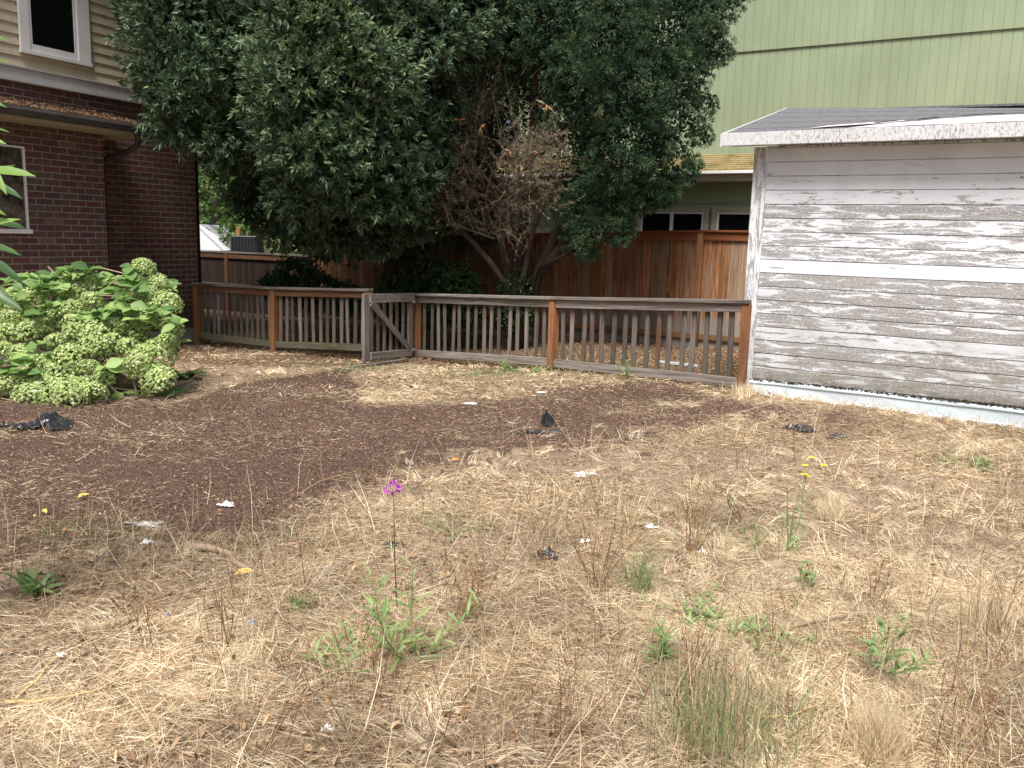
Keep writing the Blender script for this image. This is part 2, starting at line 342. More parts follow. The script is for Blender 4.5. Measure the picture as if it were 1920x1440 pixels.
PO = Vector((2.206, 8.3)); PM = Vector((-1.352, 12.4)); PL = Vector((-4.878, 13.5)); P6 = Vector((-1.992, 11.7))
def behind(x, y):   # >0 on the far side of the picket fence line
    fx = np.array([-4.9, -1.99, -1.35, .46, 2.2, 6.5]); fy = np.array([13.5, 11.7, 12.4, 10.2, 8.3, 5.6]); return y - np.interp(x, fx, fy)

def lz(x, y): return 1.6 * sst((-1.9 - x) / 1.0) * sst((y - 8.6) / 1.2) + .9 * sst((y - 10.2) / 1.0) * sst((.6 - x) / 1)
def ground():
    k = NT('yard_ground', .95, .12); P = k.pos(); m = k.attr('mulch'); b = k.attr('behind')
    n1 = k.noise(P, 1.1, 4, .6); n2 = k.noise(P, 9, 6, .7); n3 = k.noise(P, 55, 5, .7); st = k.noise(k.scale(P, 14, 45, 10), 3, 5, .7, 1.5); st2 = k.noise(k.scale(P, 48, 13, 10), 3, 5, .7, 1.5)
    straw = k.ramp(k.mix(.5, st, st2), [(.36, (.06, .042, .03)), (.46, (.20, .145, .10)), (.60, (.50, .39, .265))])
    straw = k.mix(k.ramp(n2, [(.50, 0.0), (.68, .65)]), straw, (.15, .10, .065))
    dirt = k.ramp(n3, [(.3, (.030, .019, .016)), (.52, (.118, .073, .055)), (.72, (.26, .17, .125))])
    dirt = k.mix(k.ramp(st, [(.60, 0.0), (.70, .45)]), dirt, (.30, .20, .12))
    dirt = k.mix(k.ramp(n1, [(.4, 0.0), (.65, .35)]), dirt, (.085, .056, .045))
    mm = k.ramp(k.math('ADD', m, k.math('MULTIPLY_ADD', n2, 1.6, -.8)), [(.32, 0.0), (.60, 1.0)])
    c = k.mix(mm, straw, dirt)
    lf = k.ramp(k.noise(P, 24, 5, .7), [(.35, (.045, .028, .018)), (.5, (.14, .09, .055)), (.65, (.34, .24, .15))])
    c = k.mix(k.mrange(b, -.05, .25), c, lf)
    k.col(c); k.bump(k.mix(.5, n3, st), .8, .02)
    xs = np.unique(np.concatenate([np.linspace(-300, -12, 12), np.linspace(-12, -5, 50), np.linspace(-5, 5, 260), np.linspace(5, 12, 50), np.linspace(12, 300, 12)]))
    ys = np.unique(np.concatenate([np.linspace(-60, 0, 12), np.linspace(0, 9, 240), np.linspace(9, 20, 160), np.linspace(20, 40, 40), np.linspace(40, 400, 12)]))
    X, Y = np.meshgrid(xs, ys); x = X.ravel(); y = Y.ravel(); z = gz(x, y) + (.010 * np.sin(x * 23 + 3 * np.sin(y * 11)) * np.sin(y * 19)) * (y < 9)
    nx, ny = len(xs), len(ys); i = np.arange(nx - 1)[None, :] + np.arange(ny - 1)[:, None] * nx; i = i.ravel()
    f = np.stack([i, i + 1, i + nx + 1, i + nx], 1)
    o = npmesh('ground', np.stack([x, y, z], 1), f, k.m, smooth=True, attrs={'mulch': mulch(x, y), 'behind': behind(x, y) + lz(x, y)})
    tag(o, 'dry yard soil under straw and reddish mulch', 'ground', kind='structure')
ground()

# ------------------------------------------------------------------ white shed
SH_O = (2.266, 8.273); SH_T = math.atan2(7.082 - 8.273, 4.208 - 2.266)
def shed():
    t = empty('garden_shed', (SH_O[0], SH_O[1], 0), SH_T, 'old white shed with peeling horizontal boards and a grey sloped roof', 'shed')
    L, D, Z0, Z1 = 6.5, 3.6, .24, 2.36
    n = 17; h = (Z1 - Z0) / n; r = random.Random(3)
    wearv = [.26, .30, .34, .42, .62, .50, .52, .54, .27, .62, .58, .60, .58, .44, .60, .56, .62]   # from the top board down
    V = []; Fc = []; W = []; A = []
    for i in range(n):
        zt = Z1 - i * h; zb = zt - h + .0015; j = len(V)
        yb = -.014 - r.uniform(0, .002); yt = -.011
        for x in np.linspace(0.02, L, 14):
            jit = .0015 * math.sin(x * 3 + i)
            V += [(x, yb + .012, zt), (x, yb, zt - .006 + jit), (x, yb - .001, zb + .003 + jit), (x, yb + .012, zb + jit)]; W += [wearv[i] + .12, wearv[i] - .02, wearv[i] + .02, wearv[i] + .25]; A += [i * .173] * 4
        for q in range(13):
            a = j + q * 4; Fc += [(a + e, a + e + 1, a + e + 5, a + e + 4) for e in range(3)]
    npmesh('siding', V, np.array(Fc), M['peel'], t, A, attrs={'wear': W})
    b = MB(); b.box(0, L, -.004, .1, .10, Z1 + .02); b.box(0, .1, .1, D, .1, Z1 + .02); b.box(L - .1, L, .1, D, .1, Z1); b.box(.1, L - .1, D - .1, D, .1, Z1 + .02)
    rzf = lambda x: .50 - .052 * min(2.4, max(0, x + .33)); rz = .50; b.prism([(.1, Z1), (D - .1, Z1), (D / 2, Z1 + rz - .10)], 0.0, .09, axis='x')
    b.build('wall', M['peel_post'], t)
    c = MB(); c.box(-.105, .02, -.034, .09, .06, Z1 + .01); c.build('corner_board', M['peel_post'], t, bevel=.004)
    # base flashing: white metal channel with a lip, slightly dented
    V = []; Fc = []; prof = [(-.022, .235), (-.050, .222), (-.052, .205), (-.040, .200), (-.044, .105), (-.075, .088), (-.078, .078), (-.02, .076)]
    for q, x in enumerate(np.linspace(.0, L, 24)):
        dz = .006 * math.sin(x * 2.1) + .003 * math.sin(x * 7)
        V += [(x, y + .004 * math.sin(x * 5 + z * 30), z + dz) for y, z in prof]
    m = len(prof)
    for q in range(23):
        for e in range(m - 1): a = q * m + e; Fc.append((a, a + 1, a + m + 1, a + m))
    npmesh('base_flashing', V, np.array(Fc), M['white_metal'], t, np.zeros(len(V)))
    moss = MB(); r = random.Random(5)
    for q in range(700):
        x = r.choice([.3, 1.1, 1.9, 2.2, 3.1, 3.9]) + r.gauss(0, .35)
        if x < 0: continue
        y = -.03 - r.random() * .02; z = .232 + r.random() * .02; s = r.uniform(.003, .011)
        moss.box(x - s, x + s, y - s * .6, y + s * .6, z - s * .4, z + s * .5, r.random())
    moss.build('moss', plain('dark_moss', (.05, .038, .022), .95), t)['kind'] = 'stuff'
    # roof: two slopes, roll roofing with laps
    ov, le, re = .25, .33, .3; run = D / 2 + ov; ez = Z1 + .083
    def slope(x0, x1, d0, d1, lift, m, name, th=.012, sag=0):
        V = []; nx_ = 24
        for x in np.linspace(x0, x1, nx_):
            for d in (d0, d1):
                V.append((x, -ov + d, ez + .012 + d * rzf(x) / (run) + lift + sag * math.sin(x * 2.3 + d * 3)))
        k = len(V); V += [(a, b2, c2 - th) for a, b2, c2 in V]
        Fc = []
        for i in range(nx_ - 1):
            a = 2 * i; Fc += [(a, a + 2, a + 3, a + 1), (k + a, k + a + 1, k + a + 3, k + a + 2), (a, k + a, k + a + 2, a + 2), (a + 1, a + 3, k + a + 3, k + a + 1)]
        Fc += [(0, 1, k + 1, k), (2 * nx_ - 2, k + 2 * nx_ - 2, k + 2 * nx_ - 1, 2 * nx_ - 1)]
        return npmesh(name, V, np.array(Fc), m, t, np.zeros(len(V)))
    xl, xr = -le, L + re
    bk = MB(); bk.add([(xl, D / 2, ez + rz - .0), (xr, D / 2, ez + rz - .13), (xr, D + ov, ez - .1), (xl, D + ov, ez), (xl, D / 2, ez + rz - .02), (xr, D / 2, ez + rz - .15), (xr, D + ov, ez - .12), (xl, D + ov, ez - .02)], [(0, 1, 2, 3), (7, 6, 5, 4), (0, 3, 7, 4), (1, 5, 6, 2), (2, 6, 7, 3), (0, 4, 5, 1)])
    bk.build('rear_roof', M['shingle_grey'], t)
    nl = 5
    for i in range(nl): slope(xl, xr, i * run / nl, (i + 1) * run / nl + (.03 if i < nl - 1 else 0), .004 + .005 * (nl - i) * 0 + .004 * i, M['shingle_grey'], 'roof', sag=.002)
    # torn membrane strip exposed along the eave on the right
    V = []; Fc = []; xs = np.linspace(.75, xr, 40); r = random.Random(9)
    for i, x in enumerate(xs):
        top = .03 + 1.15 * min(1, max(0, x - .75) / 1.6) ** .8 * (1 + .05 * math.sin(x * 9)); top = min(top, 1.2)
        for d in (0.0, top * .5, top): V.append((x, -ov + d - .003, ez + .040 + d * rzf(x) / run + .002 * math.sin(x * 11 + d * 9)))
    for i in range(39):
        a = 3 * i; Fc += [(a, a + 3, a + 4, a + 1), (a + 1, a + 4, a + 5, a + 2)]
    npmesh('torn_membrane', V, np.array(Fc), M['membrane'], t, np.zeros(len(V)))
    fl = MB()
    for i in range(39):
        a = Vector(V[3 * i + 2]); b2 = Vector(V[3 * i + 5]); hh = .008 + .008 * abs(math.sin(i * 1.7)); e = r.uniform(.01, .06)
        fl.add([a + Vector((0, -.01 - e * .3, hh)), b2 + Vector((0, -.01 - e * .3, hh)), b2 + Vector((0, .12, .028)), a + Vector((0, .12, .028))], [(0, 1, 2, 3)])
    fl.build('curled_roofing', M['shingle_grey'], t)
    fp = MB(); z_ = lambda d: ez + .05 + d * .44 / run
    fp.add([(.35, -ov + .25, z_(.25) - .02), (1.15, -ov + .42, z_(.42) - .01), (1.08, -ov + .58, z_(.58) - .015), (.50, -ov + .42, z_(.42) - .02)], [(0, 1, 2, 3)])
    fp.build('loose_flap', M['membrane'], t)
    f = MB(); f.box(xl, xr, -ov - .022, -ov, ez - .078, ez + .033); f.build('fascia', M['fascia'], t, bevel=.003)
    s = MB(); s.box(xl + .01, xr, -ov + .001, -.022, ez - .06, ez - .045); s.build('soffit', M['peel_post'], t)
    f = MB(); fz = ez + .028
    f.add([(xl - .022, -ov - .02, ez - .085), (xl - .022, -ov - .02, fz), (xl - .022, D / 2, fz + rz), (xl - .022, D / 2, ez - .085 + rz), (xl - .001, -ov - .02, ez - .085), (xl - .001, -ov - .02, fz), (xl - .001, D / 2, fz + rz), (xl - .001, D / 2, ez - .085 + rz)],
          [(0, 1, 2, 3), (7, 6, 5, 4), (0, 4, 5, 1), (1, 5, 6, 2), (2, 6, 7, 3), (3, 7, 4, 0)])
    f.add([(xl - .022, D / 2 + .001, ez - .085 + rz), (xl - .022, D / 2 + .001, fz + rz), (xl - .022, D + ov, fz), (xl - .022, D + ov, ez - .085), (xl - .001, D / 2 + .001, ez - .085 + rz), (xl - .001, D / 2 + .001, fz + rz), (xl - .001, D + ov, fz), (xl - .001, D + ov, ez - .085)],
          [(0, 1, 2, 3), (7, 6, 5, 4), (0, 4, 5, 1), (1, 5, 6, 2), (2, 6, 7, 3), (3, 7, 4, 0)])
    f.build('rake_board', M['fascia'], t)
    s = MB(); s.add([(xl, -ov + .01, ez - .03), (0.0, -ov + .01, ez - .03), (0.0, D / 2, ez - .03 + rz), (xl, D / 2, ez - .03 + rz), (xl, D + ov, ez - .03), (0.0, D + ov, ez - .03)], [(3, 2, 1, 0), (4, 5, 2, 3)]); s.build('gable_soffit', M['peel_post'], t)
shed()

# ------------------------------------------------------------------ green house
GT = R(-31.5); GL = atY(1320, 400, 16.2); GU = atY(1320, 300, 17.4)
def green_house():
    t = empty('green_house', (GL.x, GL.y, 0), GT, 'two storey sage green house behind the board fence', 'house')
    dU = (GU.x - GL.x) * -math.sin(GT) + (GU.y - GL.y) * math.cos(GT)
    sU = (GU.x - GL.x) * math.cos(GT) + (GU.y - GL.y) * math.sin(GT)
    X0, X1 = -4.6, 14
    # upper wall with vertical grooves and a horizontal lap seam
    def grooved(name, z0, z1, y):
        V = []; Fc = []; x = X0; pr = []; r = random.Random(6)
        while x < X1: q = r.choice([.148, .152, .146, .155]); pr += [(x, y), (x + q - .012, y), (x + q - .011, y + .009), (x + q - .001, y + .009)]; x += q
        for q, (a, b) in enumerate(pr): V += [(a, b, z0), (a, b, z1)]
        for q in range(len(pr) - 1): Fc.append((2 * q, 2 * q + 2, 2 * q + 3, 2 * q + 1))
        return npmesh(name, V, np.array(Fc), M['green_board'], t, np.zeros(len(V)))
    grooved('lower_cladding', 3.16, 5.02, dU); grooved('upper_cladding', 5.0, 7.6, dU - .03)
    b = MB(); b.box(X0, X1, dU - .030, dU + .0, 4.99, 4.999); b.box(X0, X1, dU + .02, dU + .15, 3.1, 7.6); b.box(X0, X0 + .15, dU + .15, dU + 7, 2.5, 7.6); b.box(X0, X0 + .15, .15, dU + 7, -1, 2.7); b.build('wall', M['green_board'], t)
    b = MB(); b.box(X0 - .03, X0 + .06, dU - .05, dU + .02, 3.15, 7.6); b.build('corner_trim', M['green_board'], t)
    b = MB(); b.box(X0 - .3, X1, dU - .7, dU + 7.2, 7.6, 7.75); b.build('roof', M['shingle_grey'], t)
    # skirt roof
    n = 9; V = []; Fc = []; e0 = (-.55, 2.70); e1 = (dU + .02, 3.17)
    b = MB()
    for i in range(n):
        f0, f1 = i / n, (i + 1) / n
        y0 = e0[0] + (e1[0] - e0[0]) * f0; z0 = e0[1] + (e1[1] - e0[1]) * f0; y1 = e0[0] + (e1[0] - e0[0]) * f1 + .02; z1 = e0[1] + (e1[1] - e0[1]) * f1
        b.add([(X0 - .2, y0, z0 + .018), (X1, y0, z0 + .018), (X1, y1, z1 + .003), (X0 - .2, y1, z1 + .003), (X0 - .2, y0, z0), (X1, y0, z0)], [(0, 1, 2, 3), (4, 5, 1, 0)], i * .1)
    b.add([(X0 - .2, e0[0], e0[1] - .01), (X1, e0[0], e0[1] - .01), (X1, e1[0], e1[1] - .02), (X0 - .2, e1[0], e1[1] - .02)], [(3, 2, 1, 0)])
    b.build('skirt_roof', M['tan_shingle'], t)
    b = MB(); b.box(X0 - .2, X1, e0[0] - .10, e0[0] - .0, e0[1] - .035, e0[1] + .012); b.build('gutter', M['white_trim'], t, bevel=.006)
    b = MB(); b.box(X0 - .2, X1, e0[0] + .0, e0[0] + .025, e0[1] - .15, e0[1] - .012); b.box(X0 - .2, X1, e0[0] + .03, -.0, e0[1] - .14, e0[1] - .12)
    b.build('eave_fascia', M['tan_trim'], t)
    # lower wall of wide lap boards, windows in front of it
    b = MB(); z = -.6
    while z < 2.58: b.add([(X0, -.030, z), (X1, -.030, z), (X1, -.006, z + .215), (X0, -.006, z + .215), (X0, 0, z), (X1, 0, z)], [(0, 1, 2, 3), (4, 5, 1, 0)]); z += .215
    b.box(X0, X1, 0.0, .12, -1, 2.6); b.build('lap_siding', M['green_lap'], t)
    for lab, x0, x1 in (('wide two pane sliding window', -1.20, .02), ('window beside the shed corner', .27, 1.5)):
        fr = MB(); zt, zb = 2.04, 1.05; y0, y1 = -.085, -.031
        fr.box(x0 - .10, x1 + .10, y0, y1, zt, zt + .10); fr.box(x0 - .10, x0, y0, y1, zb, zt - .0005); fr.box(x1, x1 + .10, y0, y1, zb, zt - .0005); fr.box(x0 - .1, x1 + .1, y0 - .02, y1, zb - .08, zb - .0005)
        f = fr.build('window', M['tan_trim'], t); f['label'] = lab
        fm = MB(); y0, y1 = -.070, -.034; w_ = .035
        fm.box(x0 + .001, x1 - .001, y0, y1, zt - w_, zt - .001); fm.box(x0 + .001, x0 + w_, y0, y1, zb, zt - w_ - .001); fm.box(x1 - w_, x1 - .001, y0, y1, zb, zt - w_ - .001)
        xm = (x0 + x1) / 2; fm.box(xm - .03, xm + .03, y0 - .004, y1, zb, zt - w_ - .001); fm.box(x0 + w_ + .001, x1 - w_ - .001, y0, y1, zb, zb + w_)
        fm.build('frame', M['white_trim'], f, bevel=.003)
        gl = MB(); gl.box(x0 + .03, x1 - .03, -.048, -.044, zb + .02, zt - .02); gl.build('pane', M['glass_dark'], f)
green_house()

# ------------------------------------------------------------------ brick house
HC = atY(375, 637, 14.0); HT = R(64.5)
def brick_house():
    t = empty('brick_house', (HC.x, HC.y, 0), HT, 'two storey house of dark brick with cream siding above', 'house')
    o = (HC.x, HC.y); Lh = 9.0
    zb = 3.27
    b = MB(); b.box(-Lh, 0, 0, 6, -.04, zb); b.build('brick_wall', M['brick'], t)
    b = MB(); b.box(-Lh, -.005, .006, 5.9, -.9, -.042); b.build('foundation', M['concrete'], t)
    # bump-out
    u = Vector((math.cos(HT), math.sin(HT))); nrm = Vector((-u.y, u.x)); p = .60
    bo = (o[0] - nrm.x * p, o[1] - nrm.y * p)
    sc_, _ = onwall(200, 420, bo, HT)
    b = MB(); b.box(-Lh, sc_, -p, -.001, -.04, 2.72); b.build('bay_wall', M['brick'], t)
    b = MB(); b.box(-Lh, sc_ - .005, -p + .006, -.001, -.9, -.042); b.build('bay_foundation', M['concrete'], t)
    # small lean-to roof over the bump-out with its gutter
    go = (o[0] - nrm.x * 1.0, o[1] - nrm.y * 1.0); sg, zg = onwall(297, 243, go, HT); _, zg2 = onwall(0, 196, go, HT); zg = (zg + zg2) / 2
    b = MB(); n = 6
    for i in range(n):
        f0, f1 = i / n, (i + 1) / n; y0 = -1.02 + 1.02 * f0; y1 = -1.02 + 1.02 * f1; z0 = zg + .01 + .22 * f0; z1 = zg + .01 + .22 * f1
        b.add([(-Lh, y0, z0 + .016), (sg - .02, y0, z0 + .016), (sg - .02, y1, z1), (-Lh, y1, z1), (-Lh, y0, z0 - .004), (sg - .02, y0, z0 - .004)], [(0, 1, 2, 3), (4, 5, 1, 0)], i * .1)
    rf = b.build('porch_roof', M['brown_shingle'], t)
    cr = MB(); r = random.Random(4)
    for q in range(700):
        f = r.random() ** 1.3; x = r.uniform(-4.5, sg - .05); y = -1.02 + 1.02 * f; z = zg + .03 + .22 * f; s = r.uniform(.008, .03); a = r.uniform(0, 3)
        cr.add([(x - s * math.cos(a), y - s * math.sin(a), z), (x + .4 * s, y - .4 * s, z + .012), (x + s * math.cos(a), y + s * math.sin(a), z + .004), (x - .4 * s, y + .4 * s, z + .01)], [(0, 1, 2, 3)], r.random() * .55)
    cr.build('leaf_debris', M['litterleaf'], rf)['kind'] = 'stuff'
    g = MB(); pr = [(-1.13, zg + .0), (-1.14, zg - .03), (-1.12, zg - .085), (-1.04, zg - .095), (-1.02, zg - .0), (-1.03, zg), (-1.045, zg - .08), (-1.11, zg - .075), (-1.12, zg - .02)]
    g.prism(pr, -Lh, sg, axis='x'); g.box(sg - .004, sg + .002, -1.13, -1.03, zg - .09, zg - .002); g.build('gutter', M['pvc_gutter'], rf)
    so = MB(); so.box(-Lh, sc_ + .02, -1.018, -p - .001, zg - .125, zg - .105); so.box(sc_ + .021, sg - .02, -1.018, -.001, zg - .125, zg - .105); so.build('soffit', M['soffit'], rf)
    so = MB(); so.box(-Lh, sg - .02, -1.018, -1.0, zg - .104, zg + .004); so.box(sg - .035, sg - .02, -.999, -.001, zg - .104, zg + .1); so.build('roof_fascia', M['soffit'], rf)
    x0 = sc_ + .14; dn = MB(); y = -1.08
    dn.tube([(x0, y, zg - .08), (x0, y, zg - .20), (x0, y + .03, zg - .26), (x0 - .03, y + .12, zg - .32), (sc_ + .05, -p - .0, zg - .42), (sc_ + .05, -p + .06, zg - .48), (sc_ + .05, -p + .09, zg - .6), (sc_ + .05, -p + .09, -.15)], .036, 10)
    dn.build('downspout', M['downspout'], t, smooth=True)
    dn = MB(); dn.box(.002, .06, -.01, .07, -.15, 7); dn.build('corner_pipe', M['downspout'], t)
    # belt trim and siding
    b = MB(); b.box(-Lh, .03, -.05, .0 - .001, zb, zb + .14); b.box(-Lh, .03, -.075, -.001, zb - .03, zb - .001); b.box(-Lh, .03, -.07, -.001, zb + .141, zb + .155); b.build('belt_trim', M['belt'], t)
    zs = zb + .156; b = MB(); z = zs; hh = .128
    while z < 6.3:
        b.add([(-Lh, -.034, z), (0, -.034, z), (0, -.008, z + hh), (-Lh, -.008, z + hh), (-Lh, 0, z), (0, 0, z)], [(0, 1, 2, 3), (4, 5, 1, 0)]); z += hh
    b.box(-Lh, -.001, .001, 6, zs, 6.3); b.build('siding', M['cream_siding'], t)
    b = MB(); b.box(-Lh, .6, -.6, 6.5, 6.3, 6.5); b.build('roof', M['brown_shingle'], t)
    s0, z0 = onwall(33, 100, (o[0], o[1]), HT); s1, z1 = onwall(165, 125, (o[0], o[1]), HT); zw = (z0 + z1) / 2; zt = zw + 1.7
    f = MB(); y0, y1 = -.075, -.036; w_ = .13
    f.box(s0, s0 + w_, y0, y1, zw + .05, zt); f.box(s1 - w_ - .06, s1, y0, y1, zw + .05, zt); f.box(s0 - .01, s1 + .01, y0 - .006, y1, zw, zw + .049); f.box(s0, s1, y0, y1, zt + .001, zt + .14)
    wd = f.build('window', M['white_trim'], t, bevel=.004); wd['label'] = 'white framed sash window in the cream siding'
    sg2 = MB(); a, b2 = s0 + w_ + .001, s1 - w_ - .061; sg2.box(a, a + .04, -.06, -.036, zw + .051, zt - .001); sg2.box(b2 - .04, b2, -.06, -.036, zw + .051, zt - .001); sg2.box(a + .041, b2 - .041, -.06, -.036, zw + .051, zw + .13); sg2.box(a + .041, b2 - .041, -.06, -.036, zt - .06, zt - .001); sg2.build('sash', M['white_trim'], wd)
    g = MB(); g.box(a + .03, b2 - .03, -.046, -.042, zw + .1, zt - .03); g.build('pane', M['glass_dark'], wd)
    # boarded window in the bump-out
    s1, z0 = onwall(53, 438, bo, HT); _, z1 = onwall(50, 276, bo, HT); s0 = s1 - 1.1; y = -p
    f = MB(); f.box(s1 - .028, s1, y - .03, y - .001, z0 + .051, z1 - .021); f.box(s0, s0 + .028, y - .03, y - .001, z0 + .051, z1 - .021); f.box(s0, s1, y - .03, y - .001, z1 - .02, z1); f.box(s0 - .01, s1 + .02, y - .06, y - .001, z0, z0 + .05)
    wd = f.build('window', M['white_trim'], t); wd['label'] = 'reflective window low in the brick wall'
    g = MB(); g.box(s0 + .028, s1 - .028, y - .012, y - .004, z0 + .05, z1 - .02)
    k = NT('reflective_glass', .04, .9); nn = k.noise(k.obj(), 9, 6, .7); k.col(k.ramp(nn, [(.35, (.035, .028, .024)), (.65, (.22, .18, .15))])); k.b.inputs['Metallic'].default_value = .25
    g.build('pane', k.m, wd)
brick_house()

# ------------------------------------------------------------------ fences
def beam(name, a, b, wy, hz, m, parent, org, up=None, bevel=.003, ext=0):
    """a box beam whose local x runs from a to b (world), width wy across, height hz"""
    a = Vector(a); b = Vector(b); d = b - a; L = d.length; x = d.normalized(); z0 = Vector((0, 0, 1)) if abs(x.z) < .9 else Vector((0, 1, 0)); y = z0.cross(x).normalized(); z = x.cross(y)
    mb = MB(); mb.box(-ext, L + ext, -wy / 2, wy / 2, -hz / 2, hz / 2); o = mb.build(name, m, parent, bevel=bevel)
    o.matrix_local = Matrix.Translation(a - org) @ Matrix((x, y, z)).transposed().to_4x4(); return o
def upright(name, p, wx, wy, h, rz, m, parent, org, lean=(0, 0), bevel=.003):
    mb = MB(); mb.box(-wx / 2, wx / 2, -wy / 2, wy / 2, 0, h); o = mb.build(name, m, parent, loc=Vector(p) - org, rot=(lean[0], lean[1], rz), bevel=bevel); return o
def run(thing, org, posts, npk, rails, pickw=.054, cap_ext=.04, bevel=.0025, rseed=1, end=(1, 1)):
    r = random.Random(rseed)
    for i, (pb, pt) in enumerate(posts):
        d = (posts[min(i + 1, len(posts) - 1)][0] - posts[max(i - 1, 0)][0]); rz = math.atan2(d.y, d.x)
        h = pt.z - pb.z - .045
        if end[0] == 0 and i == 0: continue
        upright('post', pb + Vector((0, 0, -.08)), .092, .092, h + .08, rz, M['post'], thing, org)
    a, b = posts[0], posts[-1]
    for i in range(len(posts) - 1):
        (b0, t0), (b1, t1) = posts[i], posts[i + 1]; d = Vector((b1.x - b0.x, b1.y - b0.y, 0)); L = d.length; u = d / L; rz = math.atan2(u.y, u.x); front = Vector((u.y, -u.x, 0))
        if front.y > 0: front = -front
        dz = Vector((0, 0, 1)); e = .05
        c0, c1 = t0 - u * (cap_ext if i == 0 else 0), t1 + u * (cap_ext if i == len(posts) - 2 else 0)
        beam('top_cap', c0 - dz * .018 , c1 - dz * .018, .125, .034, rails[i][0], thing, org)
        q0, q1 = t0 + u * e, t1 - u * e
        beam('top_rail', q0 - dz * .082 + front * .012, q1 - dz * .082 + front * .012, .036, .088, rails[i][1], thing, org)
        g0, g1 = b0 + u * e + dz * .085, b1 - u * e + dz * .085
        beam('bottom_rail', g0 + front * .012, g1 + front * .012, .036, .092, rails[i][2], thing, org)
        n = npk[i]
        for k in range(n):
            f = (k + .5) / n + r.uniform(-.008, .008); f = .03 + f * .94
            p = b0.lerp(b1, f); tz = t0.z + (t1.z - t0.z) * f; zb = p.z + .05
            p = Vector((p.x, p.y, zb)) - front * .018
            upright('picket', p, pickw * r.uniform(.93, 1.06), .019, tz - .06 - zb + r.uniform(-.004, .0), rz, M['picket'], thing, org, (r.uniform(-.015, .015), r.uniform(-.022, .022)), bevel)
def post_pts(lst): return [(Vector(atY(px, pb, Y)), Vector(atY(px, pt, Y))) for px, pb, pt, Y in lst]
pr = post_pts([(1392, 735, 561, 8.3), (1035, 693, 556, 10.2), (781, 672, 550, 12.4)])
for a, b in pr: b.x, b.y = a.x, a.y
org = pr[0][0].copy(); t = empty('picket_fence', org, 0, 'long weathered picket fence with orange posts between the gate and the white shed', 'fence')
run(t, org, pr, [16, 16], [(M['rail'], M['rail'], M['rail']), (M['rail'], M['rail'], M['rail'])], rseed=2)
GR = pr[2]
pl = post_pts([(372, 638, 530, 13.5), (515, 656, 538, 12.6), (690, 664, 541, 11.72)])
for a, b in pl: b.x, b.y = a.x, a.y
org = pl[0][0].copy(); t = empty('picket_fence', org, 0, 'short mossy picket fence with brown rails beside the brick house corner', 'fence')
run(t, org, pl, [13, 13], [(M['rail'], M['rail_brown'], M['rail_moss']), (M['rail'], M['rail_brown'], M['rail_moss'])], rseed=3)
# gate
def gate():
    a = atY(686, 683, 11.35); at = atY(686, 551, 11.35); b = atY(768, 671, 12.22); bt = atY(770, 549, 12.22)
    a = Vector(a); b = Vector(b); za, zb_ = at.z, bt.z; org = b.copy(); t = empty('garden_gate', org, 0, 'grey wooden picket gate with a diagonal brace, ajar between the fences', 'gate')
    u = Vector((a.x - b.x, a.y - b.y, 0)); L = u.length; u /= L; rz = math.atan2(u.y, u.x); fr = Vector((-u.y, u.x, 0))
    if fr.y > 0: fr = -fr
    dz = Vector((0, 0, 1)); r = random.Random(8)
    upright('gate_stile', a + dz * .02, .105, .045, za - a.z - .02, rz, M['gate'], t, org); upright('gate_stile', b + dz * .03, .09, .04, zb_ - b.z - .05, rz, M['gate'], t, org)
    ta, tb = Vector((a.x, a.y, za)), Vector((b.x, b.y, zb_))
    beam('gate_rail', tb - dz * .06 + fr * .03 - u * .045, ta - dz * .06 + fr * .03 + u * .04 - u * .09, .03, .115, M['gate_rail'], t, org)
    beam('gate_rail', b + dz * .085 + fr * .03 + u * .0, a + dz * .10 + fr * .03 - u * .06, .03, .10, M['gate_rail'], t, org)
    beam('brace', b + dz * .14 + fr * .036 + u * .06, ta - dz * .12 + fr * .036 - u * .07, .028, .085, M['gate_rail'], t, org)
    for k in range(6):
        f = (k + 1) / 7.0 + .01; p = b.lerp(a, f) + dz * .05 - fr * .01; upright('picket', p, .05, .019, (za + (zb_ - za) * (1 - f)) - p.z - .07, rz, M['picket'], t, org, (0, r.uniform(-.01, .01)))
    for z in (.12, (zb_ - b.z) - .12):
        beam('hinge', b + dz * z + fr * .05 - u * .06, b + dz * z + fr * .05 + u * .01, .006, .03, M['metal_hinge'], t, org, bevel=.001)
gate()
